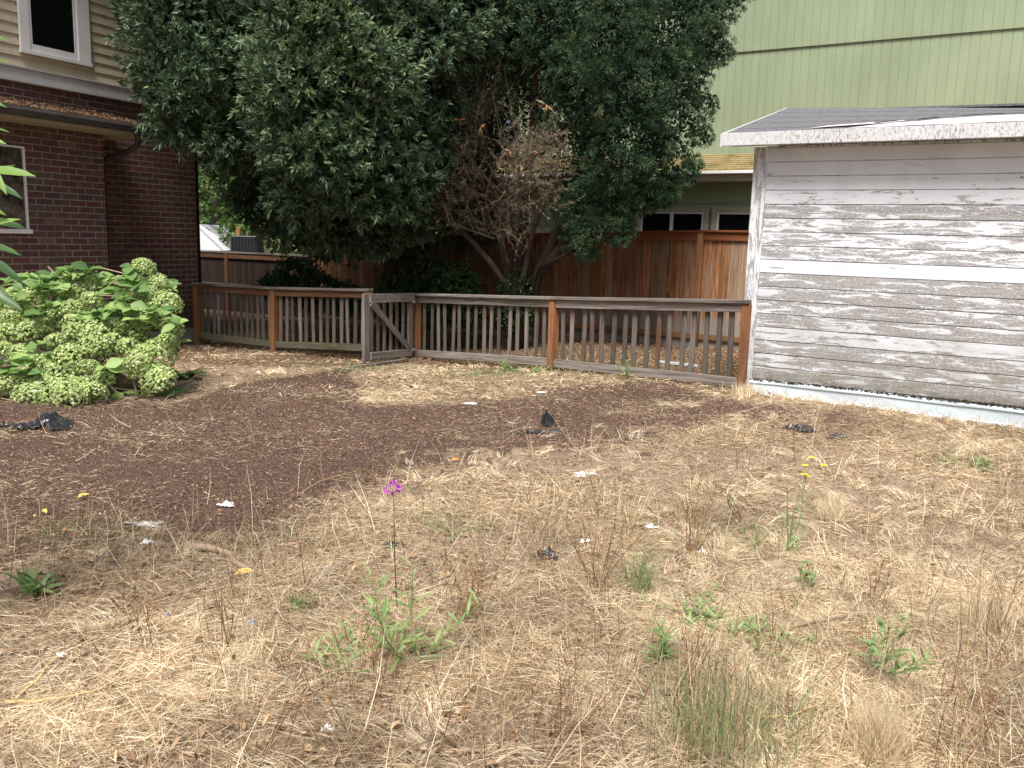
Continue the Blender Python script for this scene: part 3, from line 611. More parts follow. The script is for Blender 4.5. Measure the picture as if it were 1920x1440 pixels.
# tall cedar board fence
BO = atY(1320, 650, 13.6); BT = R(-31.5); BU = Vector((math.cos(BT), math.sin(BT), 0))
def tall_fence():
    org = Vector((BO.x, BO.y, 0)); t = empty('board_fence', org, BT, 'tall orange brown cedar board fence under the green house windows', 'fence')
    r = random.Random(12); top = lambda s: 1.685 + (s + .2) * .036 if s < 0 else 1.692 + s * .004
    ends = [-8.2, -5.5, -2.9, -.15, 2.4, 5.0]
    for i in range(len(ends) - 1):
        s0, s1 = ends[i] + .05, ends[i + 1] - .05; V = MB(); s = s0
        while s < s1 - .02:
            w_ = min(r.uniform(.125, .15), s1 - s); a = r.random(); zt = top(s) - .10
            V.box(s + .002, s + w_ - .002, r.uniform(-.003, .003), .018, -.02 + r.uniform(-.02, .02) + (-.15 if s < -3 else -.1), zt, a); s += w_
        V.build('board_panel', M['cedar'], t)
        d = MB()
        for nm, z0, z1, y0, y1 in (('cap', -.03, .0, -.075, .06), ('top_rail', -.155, -.031, -.04, -.008)):
            e_ = .05 if nm == 'cap' else -.01; b = MB(); b.add([(s0 - e_, y0, top(s0) + z0), (s1 + e_, y0, top(s1) + z0), (s1 + e_, y0, top(s1) + z1), (s0 - e_, y0, top(s0) + z1), (s0 - e_, y1, top(s0) + z0), (s1 + e_, y1, top(s1) + z0), (s1 + e_, y1, top(s1) + z1), (s0 - e_, y1, top(s0) + z1)], [(0, 1, 2, 3), (7, 6, 5, 4), (0, 4, 5, 1), (3, 2, 6, 7), (0, 3, 7, 4), (1, 5, 6, 2)]) if True else None
            b.build('fence_' + nm, M['cedar_rail'], t, bevel=.003)
        b = MB(); b.box(s0 + .01, s1 - .01, -.045, -.008, .015, .10); b.build('kick_rail', M['post'], t, bevel=.003)
    for s in ends:
        b = MB(); b.box(s - .047, s + .047, -.06, .035, -.4, top(s) - .032, 0); b.build('post', M['post'] if s > -3.5 else M['cedar_rail'], t, bevel=.003)
tall_fence()
def far_fence():
    s0_, z0 = onwall(360, 470, (BO.x, BO.y), BT); org = Vector((BO.x, BO.y, 0)); t = empty('board_fence', org, BT, 'low weathered board fence, boards coloured darker for shade, beyond the left picket fence', 'fence')
    r = random.Random(15); e = [-12.6, -10.8, -8.85, -8.26]
    for i in range(3):
        a, b2 = e[i], e[i + 1]; V = MB(); s = a + .05; top = 1.0
        while s < b2 - .06:
            w_ = min(r.uniform(.09, .14), b2 - .05 - s); V.box(s + .002, s + w_ - .004, .0, .018, -.45, top - .05, r.random()); s += w_
        V.build('board_panel', M['shaded_fence'], t)
        b = MB(); b.box(a, b2, -.05, .05, top, top + .035); b.build('fence_cap', M['rail'], t, bevel=.003)
        b = MB(); b.box(a + .05, b2 - .05, -.035, -.001, top - .11, top - .001); b.build('top_rail', M['rail_brown'], t, bevel=.003)
        b = MB(); b.box(a + .05, b2 - .05, -.035, -.001, .25, .34); b.build('middle_rail', M['rail'], t, bevel=.003)
    for s in e:
        b = MB(); b.box(s - .045, s + .045, -.055, .04, -.5, .999); b.build('post', M['rail_brown'], t, bevel=.003)
far_fence()

# ------------------------------------------------------------------ leaves (numpy)
def unit(v): return v / np.maximum(1e-9, np.linalg.norm(v, axis=-1, keepdims=True))
def rvec(n, g=None): return unit((g or rng).normal(size=(n, 3)))
def leaf_geo(P, D, L, W, fold=.25, droop=0.0):
    """narrow folded leaves: P base (n,3), D direction, L length, W half width -> verts, tris"""
    n = len(P); D = unit(D); S = unit(np.cross(D, rvec(n))); N = np.cross(S, D); L = np.broadcast_to(L, (n,))[:, None]; W = np.broadcast_to(W, (n,))[:, None]
    mid = P + D * L * .48; tip = P + D * L + np.array([0, 0, -1.]) * droop * L
    V = np.stack([P, mid + S * W + N * W * fold, tip, mid - S * W + N * W * fold, mid - N * W * .1], 1).reshape(-1, 3)
    b = np.arange(n)[:, None] * 5
    T = np.concatenate([b + np.array([[0, 1, 4]]), b + np.array([[1, 2, 4]]), b + np.array([[2, 3, 4]]), b + np.array([[3, 0, 4]])], 0)
    return V, T
def flat_geo(P, D, U, L, W, droop=.15, cup=.15):
    """broad oval leaves with an explicit up vector: 8 outline verts + 1"""
    n = len(P); D = unit(D); S = unit(np.cross(D, U)); N = np.cross(S, D); L = np.broadcast_to(L, (n,))[:, None]; W = np.broadcast_to(W, (n,))[:, None]
    pr = [(0, 0), (.22, .72), (.5, 1), (.78, .66), (1, 0), (.78, -.66), (.5, -1), (.22, -.72)]
    vs = []
    for a, b_ in pr: vs.append(P + D * L * a + S * W * b_ + N * (W * cup * abs(b_) - L * droop * a * a))
    vs.append(P + D * L * .5 - N * (W * .06 + L * droop * .25))
    V = np.stack(vs, 1).reshape(-1, 3); b = np.arange(n)[:, None] * 9
    T = np.concatenate([b + np.array([[i, (i + 1) % 8, 8]]) for i in range(8)], 0)
    return V, T
def blade_geo(P, D, L, W, bend, nseg=2):
    """grass strips: bend = horizontal+down curve vector (n,3)"""
    n = len(P); D = unit(D); S = unit(np.cross(D, rvec(n))); L = np.broadcast_to(L, (n,))[:, None]; W = np.broadcast_to(W, (n,))[:, None]
    m1 = P + D * L * .5 + bend * L * .18; tip = P + D * L * .95 + bend * L * .75
    V = np.stack([P - S * W, P + S * W, m1 - S * W * .8, m1 + S * W * .8, tip], 1).reshape(-1, 3); b = np.arange(n)[:, None] * 5
    T = np.concatenate([b + np.array([[0, 1, 3]]), b + np.array([[0, 3, 2]]), b + np.array([[2, 3, 4]])], 0)
    return V, T
def rep(a, k): return np.repeat(a, k, axis=0)
def blob_points(blobs, dens, shell=.35, top_bias=.0):
    """points in shells of spheres: [(center, r)], dens = points per m2 of surface. returns P, outward normals"""
    Ps, Ns = [], []
    C = np.array([tuple(b[0]) for b in blobs]); Rr = np.array([b[1] for b in blobs])
    for c, r in zip(C, Rr):
        n = int(dens * 4 * math.pi * r * r); d = rvec(n); lump = 1 + .16 * np.sin(d[:, 0] * 5 + c[0] * 7) * np.sin(d[:, 2] * 6 + c[2] * 5) + .10 * np.sin(d[:, 1] * 11 + d[:, 2] * 9 + c[0] * 3)
        rad = r * lump * (1 - shell * rng.random(n) ** 1.6)
        Ps.append(c + d * rad[:, None]); Ns.append(d)
    P = np.concatenate(Ps); N = np.concatenate(Ns)
    # drop points buried deep inside other blobs
    keep = np.ones(len(P), bool)
    for c, r in zip(C, Rr): keep &= (np.linalg.norm(P - c, axis=1) > r * .58)
    return P[keep], N[keep]
def holes(P, f=9.0, o=0.0):
    a = np.sin(P[:, 0] * f + 2 * np.sin(P[:, 2] * f * .6 + o)) + np.sin(P[:, 2] * f * 1.1 + 2 * np.sin(P[:, 1] * f * .7 + o) + 1) + .8 * np.sin(P[:, 0] * f * 2.3 + P[:, 1] * f * 1.7) * np.sin(P[:, 2] * f * 2.1 + o)
    return a
def px_blobs(lst): return [(atY(px, py, Y), r) for px, py, Y, r in lst]

def house_side(P):   # True where a point is inside brick house walls / gutter
    u = np.array([math.cos(HT), math.sin(HT)]); q = P[:, :2] - np.array([HC.x, HC.y]); s = q @ u; d = q @ np.array([-u[1], u[0]])
    return ((s < .05) & (d > -.06)) | ((s < -1.6) & (d > -1.2) & (P[:, 2] < 3.0))

def laurel():
    base = Vector(atY(742, 640, 14.0)); base.z = float(gz(base.x, base.y)); t = empty('laurel_tree', base, 0, 'large dark broadleaf evergreen tree with narrow leaves overhanging the brick house', 'tree')
    bl = px_blobs([(340, 40, 11.6, .75), (330, 165, 11.4, .52), (400, 140, 11.7, .75), (330, 225, 11.4, .36), (410, 235, 11.7, .55), (455, 20, 12.9, .8), (470, 150, 13.0, .55), (425, 280, 12.4, .36),
        (600, 40, 11.3, .85), (570, 160, 11.2, .75), (680, 130, 11.4, .75), (590, 260, 11.3, .68), (690, 250, 11.5, .65), (660, 340, 11.6, .55), (575, 345, 11.8, .52), (745, 340, 11.9, .52), (520, 250, 12, .55),
        (480, 380, 13.6, .40), (545, 410, 13.0, .42), (630, 420, 12.6, .45), (710, 420, 12.6, .45), (790, 280, 12.4, .55), (770, 400, 12.8, .40),
        (780, 60, 12.1, .85), (870, 40, 12.5, .75), (790, 170, 12.4, .6), (860, 140, 13, .6), (930, 30, 13.0, .6),
        (330, -110, 12.0, .95), (520, -140, 11.8, 1.1), (700, -140, 12.0, 1.1), (870, -120, 12.6, 1.0),
        (470, 40, 14.3, 1.1), (620, 150, 14.0, 1.2), (780, 100, 14.4, 1.2), (560, 330, 14.2, .85), (700, 350, 14.2, .8), (640, -120, 14.2, 1.3), (860, -100, 14.6, 1.2), (480, 230, 14.6, .8), (830, 300, 14.4, .8), (880, 400, 14.6, .6), (600, 300, 15.6, 1.1), (720, 330, 15.6, .9), (520, 300, 15.8, .9), (820, 400, 13.6, .5), (600, 430, 14.4, .5), (690, 430, 14.2, .55), (760, 430, 13.8, .5)])
    P, N = blob_points(bl, 105, .42)
    keep = ~house_side(P) & (holes(P, 5.5) + rng.normal(0, .45, len(P)) > -.75); P = P[keep]; N = N[keep]
    k = 11; n = len(P); tw = rng.random(n)
    ax = unit(N * .75 + np.array([0, 0, .35]) + rvec(n) * .40)
    P2 = rep(P, k); A = rep(ax, k); j = np.tile(np.arange(k), n)[:, None] / k
    D = unit(A * (.55 + .5 * j) + rvec(n * k) * .62); B = P2 + A * (j * .09)
    V, T = leaf_geo(B, D, rng.uniform(.07, .12, n * k), rng.uniform(.011, .017, n * k), .3, .1)
    yl2 = rep(np.exp(-(((P - np.array(atY(620, 120, 11.2))) ** 2).sum(1)) / 1.6), k); yl = rep((np.exp(-(((P - np.array(atY(610, 40, 11.3))) ** 2).sum(1)) / .5)), k)
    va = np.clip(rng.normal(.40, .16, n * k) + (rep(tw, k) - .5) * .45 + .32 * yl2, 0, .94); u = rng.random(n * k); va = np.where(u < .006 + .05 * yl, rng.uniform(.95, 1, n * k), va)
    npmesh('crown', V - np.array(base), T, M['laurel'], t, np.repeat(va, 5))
    # darker leaf mass inside, full-size leaves seen through the gaps
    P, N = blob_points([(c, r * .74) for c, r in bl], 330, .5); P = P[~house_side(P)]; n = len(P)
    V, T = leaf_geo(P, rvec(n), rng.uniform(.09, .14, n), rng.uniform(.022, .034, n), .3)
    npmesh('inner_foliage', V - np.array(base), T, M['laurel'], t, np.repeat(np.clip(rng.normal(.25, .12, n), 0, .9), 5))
    tr = MB(); T0 = Vector((0, 0, -.1))
    L = lambda px, py, Y: Vector(atY(px, py, Y)) - base
    tr.tube([T0, L(738, 520, 13.9), L(720, 420, 13.7), L(690, 300, 13.4), L(650, 100, 13.1), L(640, -150, 13)], [.16, .13, .11, .09, .06, .03], 10)
    tr.build('trunk', M['bark_grey'], t, smooth=True)
    tr = MB()
    for pts in ([(725, 440, 13.7), (600, 370, 13.3), (480, 240, 12.6), (380, 120, 12)], [(700, 330, 13.4), (620, 250, 12.4), (560, 150, 11.6)], [(715, 400, 13.6), (790, 280, 13.2), (840, 120, 13)], [(690, 300, 13.4), (690, 180, 12.5), (700, 90, 11.9)]):
        tr.tube([L(*p) for p in pts], [.07 - .015 * i for i in range(len(pts))], 7)
    tr.build('limb', M['bark_grey'], t, smooth=True)
laurel()

def conifer():
    base = Vector(atY(972, 640, 13.3)); base.z = float(gz(base.x, base.y)); t = empty('conifer_tree', base, 0, 'multi-stemmed dark green conifer with dead brown twigs in its lower middle', 'tree')
    L = lambda px, py, Y: Vector(atY(px, py, Y)) - base
    bl = px_blobs([(1250, 50, 12.6, .8), (1130, 50, 12.3, .85), (1010, 40, 12.7, .8), (1325, 20, 12.8, .42), (1320, 110, 12.7, .28), (1280, 150, 12.6, .42), (1200, 160, 12.3, .7), (1095, 170, 12.5, .6), (1255, 225, 12.6, .45), (1265, 300, 12.6, .33), (1180, 270, 12.4, .62),
        (1110, 270, 12.7, .42), (1235, 345, 12.6, .32), (1190, 365, 12.6, .33), (1130, 350, 12.7, .42), (1150, 430, 12.6, .32), (1090, 440, 12.7, .33), (1060, 385, 12.9, .28), (1235, 362, 12.5, .24), (1292, 320, 12.5, .20), (1205, 372, 12.5, .24), (1375, -10, 12.7, .25), (1345, 90, 12.6, .2), (1325, 190, 12.6, .16), (1318, 250, 12.6, .15), (1060, 130, 13, .5), (1020, 120, 13.2, .5), (1120, 475, 12.8, .09), (1112, 480, 12.8, .08),
        (1330, -70, 12.9, .6), (1200, -110, 12.8, 1.0), (1040, -110, 13, 1.0), (1240, 60, 13.8, .9), (1100, 120, 14.2, 1.0), (1180, 250, 13.9, .7), (1000, 50, 14.3, .9), (960, 200, 14.6, .75), (1060, 290, 14.3, .6), (900, 290, 14.9, .7), (1100, -150, 14, 1.2)])
    P, N = blob_points(bl, 84, .26); kp = holes(P * np.array([1, 1, .6]), 8.5, 2) + rng.normal(0, .35, len(P)) > -.5; P, N = P[kp], N[kp]; n = len(P)
    # clumps: each point carries a rounded tuft of tiny sprays
    k = 48; A = unit(N + np.array([0, 0, .65]) + rvec(n) * .25); cl = rng.random(n)
    ts = rep(rng.uniform(.55, 1.25, n), k)[:, None]; dd = rvec(n * k); D = unit(rep(A, k) * .9 + dd * .9); B = rep(P, k) + D * .055 * ts * rng.random((n * k, 1)) ** .6
    V, T = leaf_geo(B, D, rng.uniform(.025, .062, n * k) * ts[:, 0], rng.uniform(.0032, .0058, n * k), .5, .05)
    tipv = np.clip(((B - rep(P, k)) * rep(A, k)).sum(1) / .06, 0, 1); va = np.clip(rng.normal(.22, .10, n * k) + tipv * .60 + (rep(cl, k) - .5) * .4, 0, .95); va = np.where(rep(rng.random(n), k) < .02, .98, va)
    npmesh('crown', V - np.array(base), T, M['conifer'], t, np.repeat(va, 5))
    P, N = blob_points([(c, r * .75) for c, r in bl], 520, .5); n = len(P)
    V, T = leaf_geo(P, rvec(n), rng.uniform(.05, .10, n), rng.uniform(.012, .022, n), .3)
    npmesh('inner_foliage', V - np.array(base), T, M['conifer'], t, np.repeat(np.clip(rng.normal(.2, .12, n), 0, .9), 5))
    T0 = Vector((0, 0, -.1))
    for pts, r0 in (([(965, 560, 13.25), (975, 470, 13.2), (985, 380, 13.1), (1000, 240, 13), (1010, 80, 12.9), (1020, -100, 13)], .10), ([(985, 555, 13.2), (1030, 470, 13.1), (1060, 400, 13), (1110, 270, 12.9), (1150, 120, 12.8), (1160, -60, 12.8)], .095),
        ([(992, 545, 13.2), (1050, 465, 13), (1100, 380, 12.9), (1160, 320, 12.8), (1230, 230, 12.8)], .075), ([(955, 560, 13.3), (945, 480, 13.4), (930, 380, 13.5), (915, 240, 13.6)], .08), ([(990, 560, 13.1), (1010, 500, 13.0), (1080, 470, 12.8), (1110, 430, 12.8)], .045),
        ([(960, 600, 13.2), (945, 530, 13.0), (915, 485, 12.9), (870, 440, 12.9), (815, 395, 13), (770, 370, 13.1), (700, 360, 13.2)], .055), ([(1015, 500, 13), (1060, 478, 12.8), (1090, 455, 12.7), (1130, 450, 12.6)], .03), ([(975, 560, 13.0), (1000, 430, 12.9), (1040, 330, 12.8), (1060, 230, 12.6)], .05)):
        m = MB(); ps = [T0 + Vector((random.uniform(-.06, .06), random.uniform(-.06, .06), 0))] + [L(*p) for p in pts]
        ps2 = [];  # subdivide with a little wander
        for i in range(len(ps) - 1):
            for q in range(3): f = q / 3; ps2.append(ps[i].lerp(ps[i + 1], f) + Vector((random.uniform(-1, 1), random.uniform(-1, 1), 0)) * .015 * (i > 0))
        ps2.append(ps[-1]); nn = len(ps2); m.tube(ps2, [r0 * (1.15 - .85 * i / nn) for i in range(nn)], 9); m.build('trunk', M['bark'], t, smooth=True)
    # dead wood: branchlets that fork off limbs, each carrying short side twigs
    def sprays(regs, vlo, vhi, seed):
        g = np.random.default_rng(seed); P, D, L, W, Va, B = [], [], [], [], [], []
        for (px0, px1, py0, py1, Yd, cnt, ln, up, out, nt_) in regs:
            nt_ = int(nt_ * 1.5)
            for _ in range(cnt):
                s0 = np.array(atY(g.uniform(px0, px1), g.uniform(py0, py1), Yd + g.uniform(-.3, .3))); d = unit(g.normal(size=3) * .8 + np.array([out, -.15, up])); l_ = ln * g.uniform(.5, 1.3); cv = g.normal(size=3) * .3; v0 = g.uniform(vlo, vhi); hang = g.random() * .5
                f = np.sort(g.random(nt_)); pts = s0 + d * l_ * f[:, None] + cv * (l_ * f ** 2)[:, None]; nd = g.normal(size=(nt_, 3)) + d * .9; nd[:, 2] -= hang
                for q in range(6):
                    fa, fb = q / 6, (q + 1) / 6; a_ = s0 + d * l_ * fa + cv * l_ * fa ** 2; b_ = s0 + d * l_ * fb + cv * l_ * fb ** 2; P.append(a_[None]); D.append((b_ - a_)[None]); L.append([np.linalg.norm(b_ - a_) * 1.08]); W.append([.0042 * (1 - .6 * fa)]); Va.append([v0 * .8])
                P.append(pts); D.append(nd); L.append(g.uniform(.025, .095, nt_) * (1.1 - .5 * f)); W.append(g.uniform(.0012, .0028, nt_)); Va.append(np.clip(v0 + g.normal(size=nt_) * .10, 0, 1))
        P, D = np.concatenate(P), np.concatenate(D); L, W, Va = map(np.concatenate, (L, W, Va)); n = len(P); V, T = blade_geo(P, D, L, W, rvec(n) * .25); return V, T, np.repeat(Va, 5)
    V, T, va = sprays([(800, 890, 260, 400, 12.3, 95, .34, .1, -.1, 34), (820, 900, 300, 430, 12.4, 60, .3, -.3, 0, 40), (855, 915, 200, 300, 12.3, 40, .7, 2.2, .1, 16), (880, 930, 190, 260, 12.2, 34, .95, 3.2, .25, 8), (800, 840, 230, 320, 12.4, 26, .8, 2.2, -.4, 9), (770, 830, 300, 360, 12.5, 22, .35, .3, -.5, 22)], .04, .55, 1)
    a = npmesh('dead_branch', V - np.array(base), T, M['dead'], t, va); a['label'] = 'dark brown dead twigs'
    V, T, va = sprays([(930, 1000, 250, 330, 12.2, 60, .36, .5, .3, 34), (960, 1050, 250, 350, 12.2, 80, .32, .1, .4, 36), (950, 1050, 320, 390, 12.3, 60, .3, -.35, .1, 36), (1000, 1060, 260, 330, 12.2, 22, .4, .9, .3, 16), (925, 990, 370, 450, 12.5, 26, .38, -.8, 0, 22), (930, 1000, 200, 260, 12.3, 16, .4, 1.2, 0, 12)], .30, .86, 2)
    a = npmesh('dead_branch', V - np.array(base), T, M['dead'], t, va); a['label'] = 'pale tan dead twigs'
    lm = MB()
    for q in range(34):
        s_ = atY(random.uniform(900, 990), random.uniform(380, 450), 12.9); e = atY(random.choice([random.uniform(790, 930), random.uniform(930, 1060)]), random.uniform(130, 350), random.uniform(12.0, 12.5)); mid = (s_ + e) / 2 + Vector((random.uniform(-.2, .2), 0, random.uniform(-.2, .1)))
        lm.tube([Vector(s_) - base, Vector(mid) - base, Vector(e) - base], [.020, .012, .004], 5, random.uniform(.15, .6))
    lm.build('dead_limb', M['dead'], t)
    for cx, cy in ((1023, 195), (860, 225), (955, 282), (1000, 282), (1121, 212), (900, 240)):
        c = Vector(atY(cx, cy, 11.95)); n = 7; D = rvec(n) + np.array([0, 0, -.7]); V, T = leaf_geo(np.tile(np.array([tuple(c)]), (n, 1)), D, rng.uniform(.09, .15, n) * (1.2 if cx == 1023 else .7), .014, .3)
        npmesh('dead_leaf_cluster', V - np.array(base), T, M['dead'], t, np.repeat(rng.uniform(.86, 1, n), 5))
conifer()

def shrubby(name, label, cat, blobs, dens, leafL, leafW, mat, base, group=None, lo=0, hi=1, trunk=None, k=7, broad=False):
    base = Vector(base); t = empty(name, base, 0, label, cat, group)
    P, N = blob_points(blobs, dens, .5); P = P[P[:, 2] > gz(P[:, 0], P[:, 1]) + .01] if len(P) else P; n = len(P)
    N = rep(unit(P - P.mean(0)), k); D = unit(N * .5 + rvec(n * k) + np.array([0, 0, .2])); B = rep(P, k) + rvec(n * k) * leafL * .5
    LL = rng.uniform(.7, 1.2, n * k) * leafL; WW = rng.uniform(.8, 1.2, n * k) * leafW
    if broad: V, T = flat_geo(B, D, unit(rvec(n * k) * .5 + np.array([0, 0, 1])), LL, WW); q = 9
    else: V, T = leaf_geo(B, D, LL, WW, .3); q = 5
    va = np.clip(rep(rng.random(n), k) * .5 + rng.random(n * k) * .5, 0, 1) * (hi - lo) + lo
    npmesh('crown' if trunk else 'foliage', V - np.array(base), T, mat, t, np.repeat(va, q))
    if trunk:
        m = MB(); m.tube([(0, 0, -.2), (.05, 0, trunk[0] * .5), (0, .1, trunk[0])], [trunk[1], trunk[1] * .7, trunk[1] * .35], 8); m.build('trunk', M['bark_grey'], t, smooth=True)
    return t
# undergrowth between the fences
for label, bls in (('low dark ivy shrub behind the left picket fence beside the low board fence', [(555, 520, 15.5, .35), (590, 545, 15, .35), (640, 560, 14.5, .3), (520, 540, 16, .3)]),
                   ('dark leafy shrub behind the picket fence right of the gate', [(790, 520, 13.6, .38), (850, 535, 13.5, .36), (740, 540, 13.9, .28), (800, 580, 13.4, .4), (870, 580, 13.6, .35), (760, 560, 13.7, .35)])):
    b = px_blobs(bls); c = b[0][0]; shrubby('evergreen_shrub', label, 'shrub', b, 150, .07, .022, M['ivy'], (c.x, c.y, float(gz(c.x, c.y))), 'dark shrubs behind the picket fence', k=7)
b = px_blobs([(968, 540, 13.1, .28), (975, 590, 13.0, .25), (955, 580, 13.2, .25)]); c = b[0][0]
shrubby('ivy', 'dark ivy climbing the base of the conifer trunks', 'ivy', b, 160, .06, .022, M['ivy'], (c.x, c.y, float(gz(c.x, c.y))), k=6, hi=.5)

# trees beyond the fences
far = [('bright green leafy tree showing between the brick house and the laurel', [(400, 330, 27, 1.6), (385, 300, 27, 1.2), (430, 390, 26, 1.4), (450, 300, 28, 1.8), (395, 400, 27, 1.1), (500, 360, 27, 1.6)], .13, .045, (0, .95)),
       ('yellow green bushy tree beyond the low board fence', [(500, 440, 24, .8), (540, 450, 24, .8), (590, 440, 24, .9), (560, 400, 25, 1.0), (470, 420, 25, .8)], .11, .04, (.3, 1)),
       ('dark tall tree far behind the laurel and the conifer', [(650, 200, 30, 3.2), (800, 100, 30, 3.5), (950, 200, 31, 3), (700, 380, 29, 2.4), (560, 200, 31, 3), (900, 380, 30, 2)], .24, .09, (0, .4)),
       ('dark broad tree behind the brick house roof', [(450, 100, 32, 3), (300, 60, 32, 3), (500, 0, 31, 3.2)], .24, .09, (0, .4))]
for i, (label, bls, l_, w_, (lo, hi)) in enumerate(far):
    b = px_blobs(bls); c = b[0][0]; gz0 = float(gz(c.x, c.y)); zc = min(x[0].z - x[1] for x in b)
    shrubby('background_tree', label, 'tree', b, (24 if l_ < .2 else 7), l_, w_, M['far_leaf'], (c.x, c.y, gz0), 'trees beyond the fences', lo, hi, trunk=(max(2., c.z - gz0), .2 if l_ < .2 else .35), k=7)
# far garage with white roof, black bin, timber post
def far_things():
    Y = 24; a = atY(416, 470, Y); pk = atY(362, 420, Y); gzb = float(gz(a.x, Y)); hw = a.x - pk.x
    t = empty('far_garage', (pk.x, Y, gzb), 0, 'small outbuilding with a white roof seen past the brick house corner', 'garage')
    ez, rz = a.z - gzb, pk.z - gzb; m = MB(); m.prism([(-hw + .1, 0), (hw - .1, 0), (hw - .1, ez + .02), (0, rz - .12), (-hw + .1, ez + .02)], .2, 4); m.build('wall', plain('pale_render', (.5, .5, .48)), t)
    m = MB(); m.add([(hw, 0, ez), (0, 0, rz), (0, 4.2, rz), (hw, 4.2, ez), (-hw, 0, ez), (-hw, 4.2, ez)], [(0, 3, 2, 1), (1, 2, 5, 4)])
    for i in range(18): f = i / 18; m.add([(hw * (1 - f), .001 - .0, ez + (rz - ez) * f), (hw * (1 - f) - .0, .19, ez + (rz - ez) * f), (hw * (1 - f), .19, ez - .02 + (rz - ez) * f)], [(0, 1, 2)])
    m.prism([(-hw, ez), (hw, ez), (0, rz)], .001, .19); m.build('roof', plain('white_sheet_roof', (.74, .75, .8), .5, amt=.05), t)
    c = atY(464, 470, 21.5); g0 = float(gz(c.x, 21.5)); tp = atY(464, 442, 21.5); w2 = .36; h = tp.z - g0
    t = empty('compost_bin', (c.x, 21.5, g0), 0, 'black ribbed plastic bin standing behind the low board fence', 'bin')
    m = MB(); m.add([(-w2 * 1.1, -w2, 0), (w2 * 1.1, -w2, 0), (w2 * 1.1, w2, 0), (-w2 * 1.1, w2, 0), (-w2 * .84, -w2 * .8, h), (w2 * .84, -w2 * .8, h), (w2 * .84, w2 * .8, h), (-w2 * .84, w2 * .8, h)], [(3, 2, 1, 0), (4, 5, 6, 7), (0, 1, 5, 4), (1, 2, 6, 5), (2, 3, 7, 6), (3, 0, 4, 7)]); m.build('body', M['black_plastic'], t, bevel=.02)
    for i in range(8):
        f = i / 7 * 1.7 - .85; m = MB(); m.add([(w2 * 1.1 * f - .012, -w2 - .02, .05), (w2 * 1.1 * f + .012, -w2 - .02, .05), (w2 * .84 * f + .012, -w2 * .8 - .02, h - .03), (w2 * .84 * f - .012, -w2 * .8 - .02, h - .03), (w2 * 1.1 * f - .012, -w2 + .01, .05), (w2 * 1.1 * f + .012, -w2 + .01, .05), (w2 * .84 * f + .012, -w2 * .8 + .01, h - .03), (w2 * .84 * f - .012, -w2 * .8 + .01, h - .03)], [(0, 1, 2, 3), (0, 3, 7, 4), (1, 5, 6, 2), (3, 2, 6, 7), (0, 4, 5, 1)]); m.build('rib', M['black_plastic'], t)
    c = atY(449, 470, 22.5); tp = atY(449, 426, 22.5); g0 = float(gz(c.x, 22.5)); m = MB(); m.box(-.05, .05, -.05, .05, 0, tp.z - g0)
    tag(m.build('timber_post', M['post'], loc=(c.x, 22.5, g0), bevel=.004), 'pale timber post rising behind the black bin', 'post')
far_things()

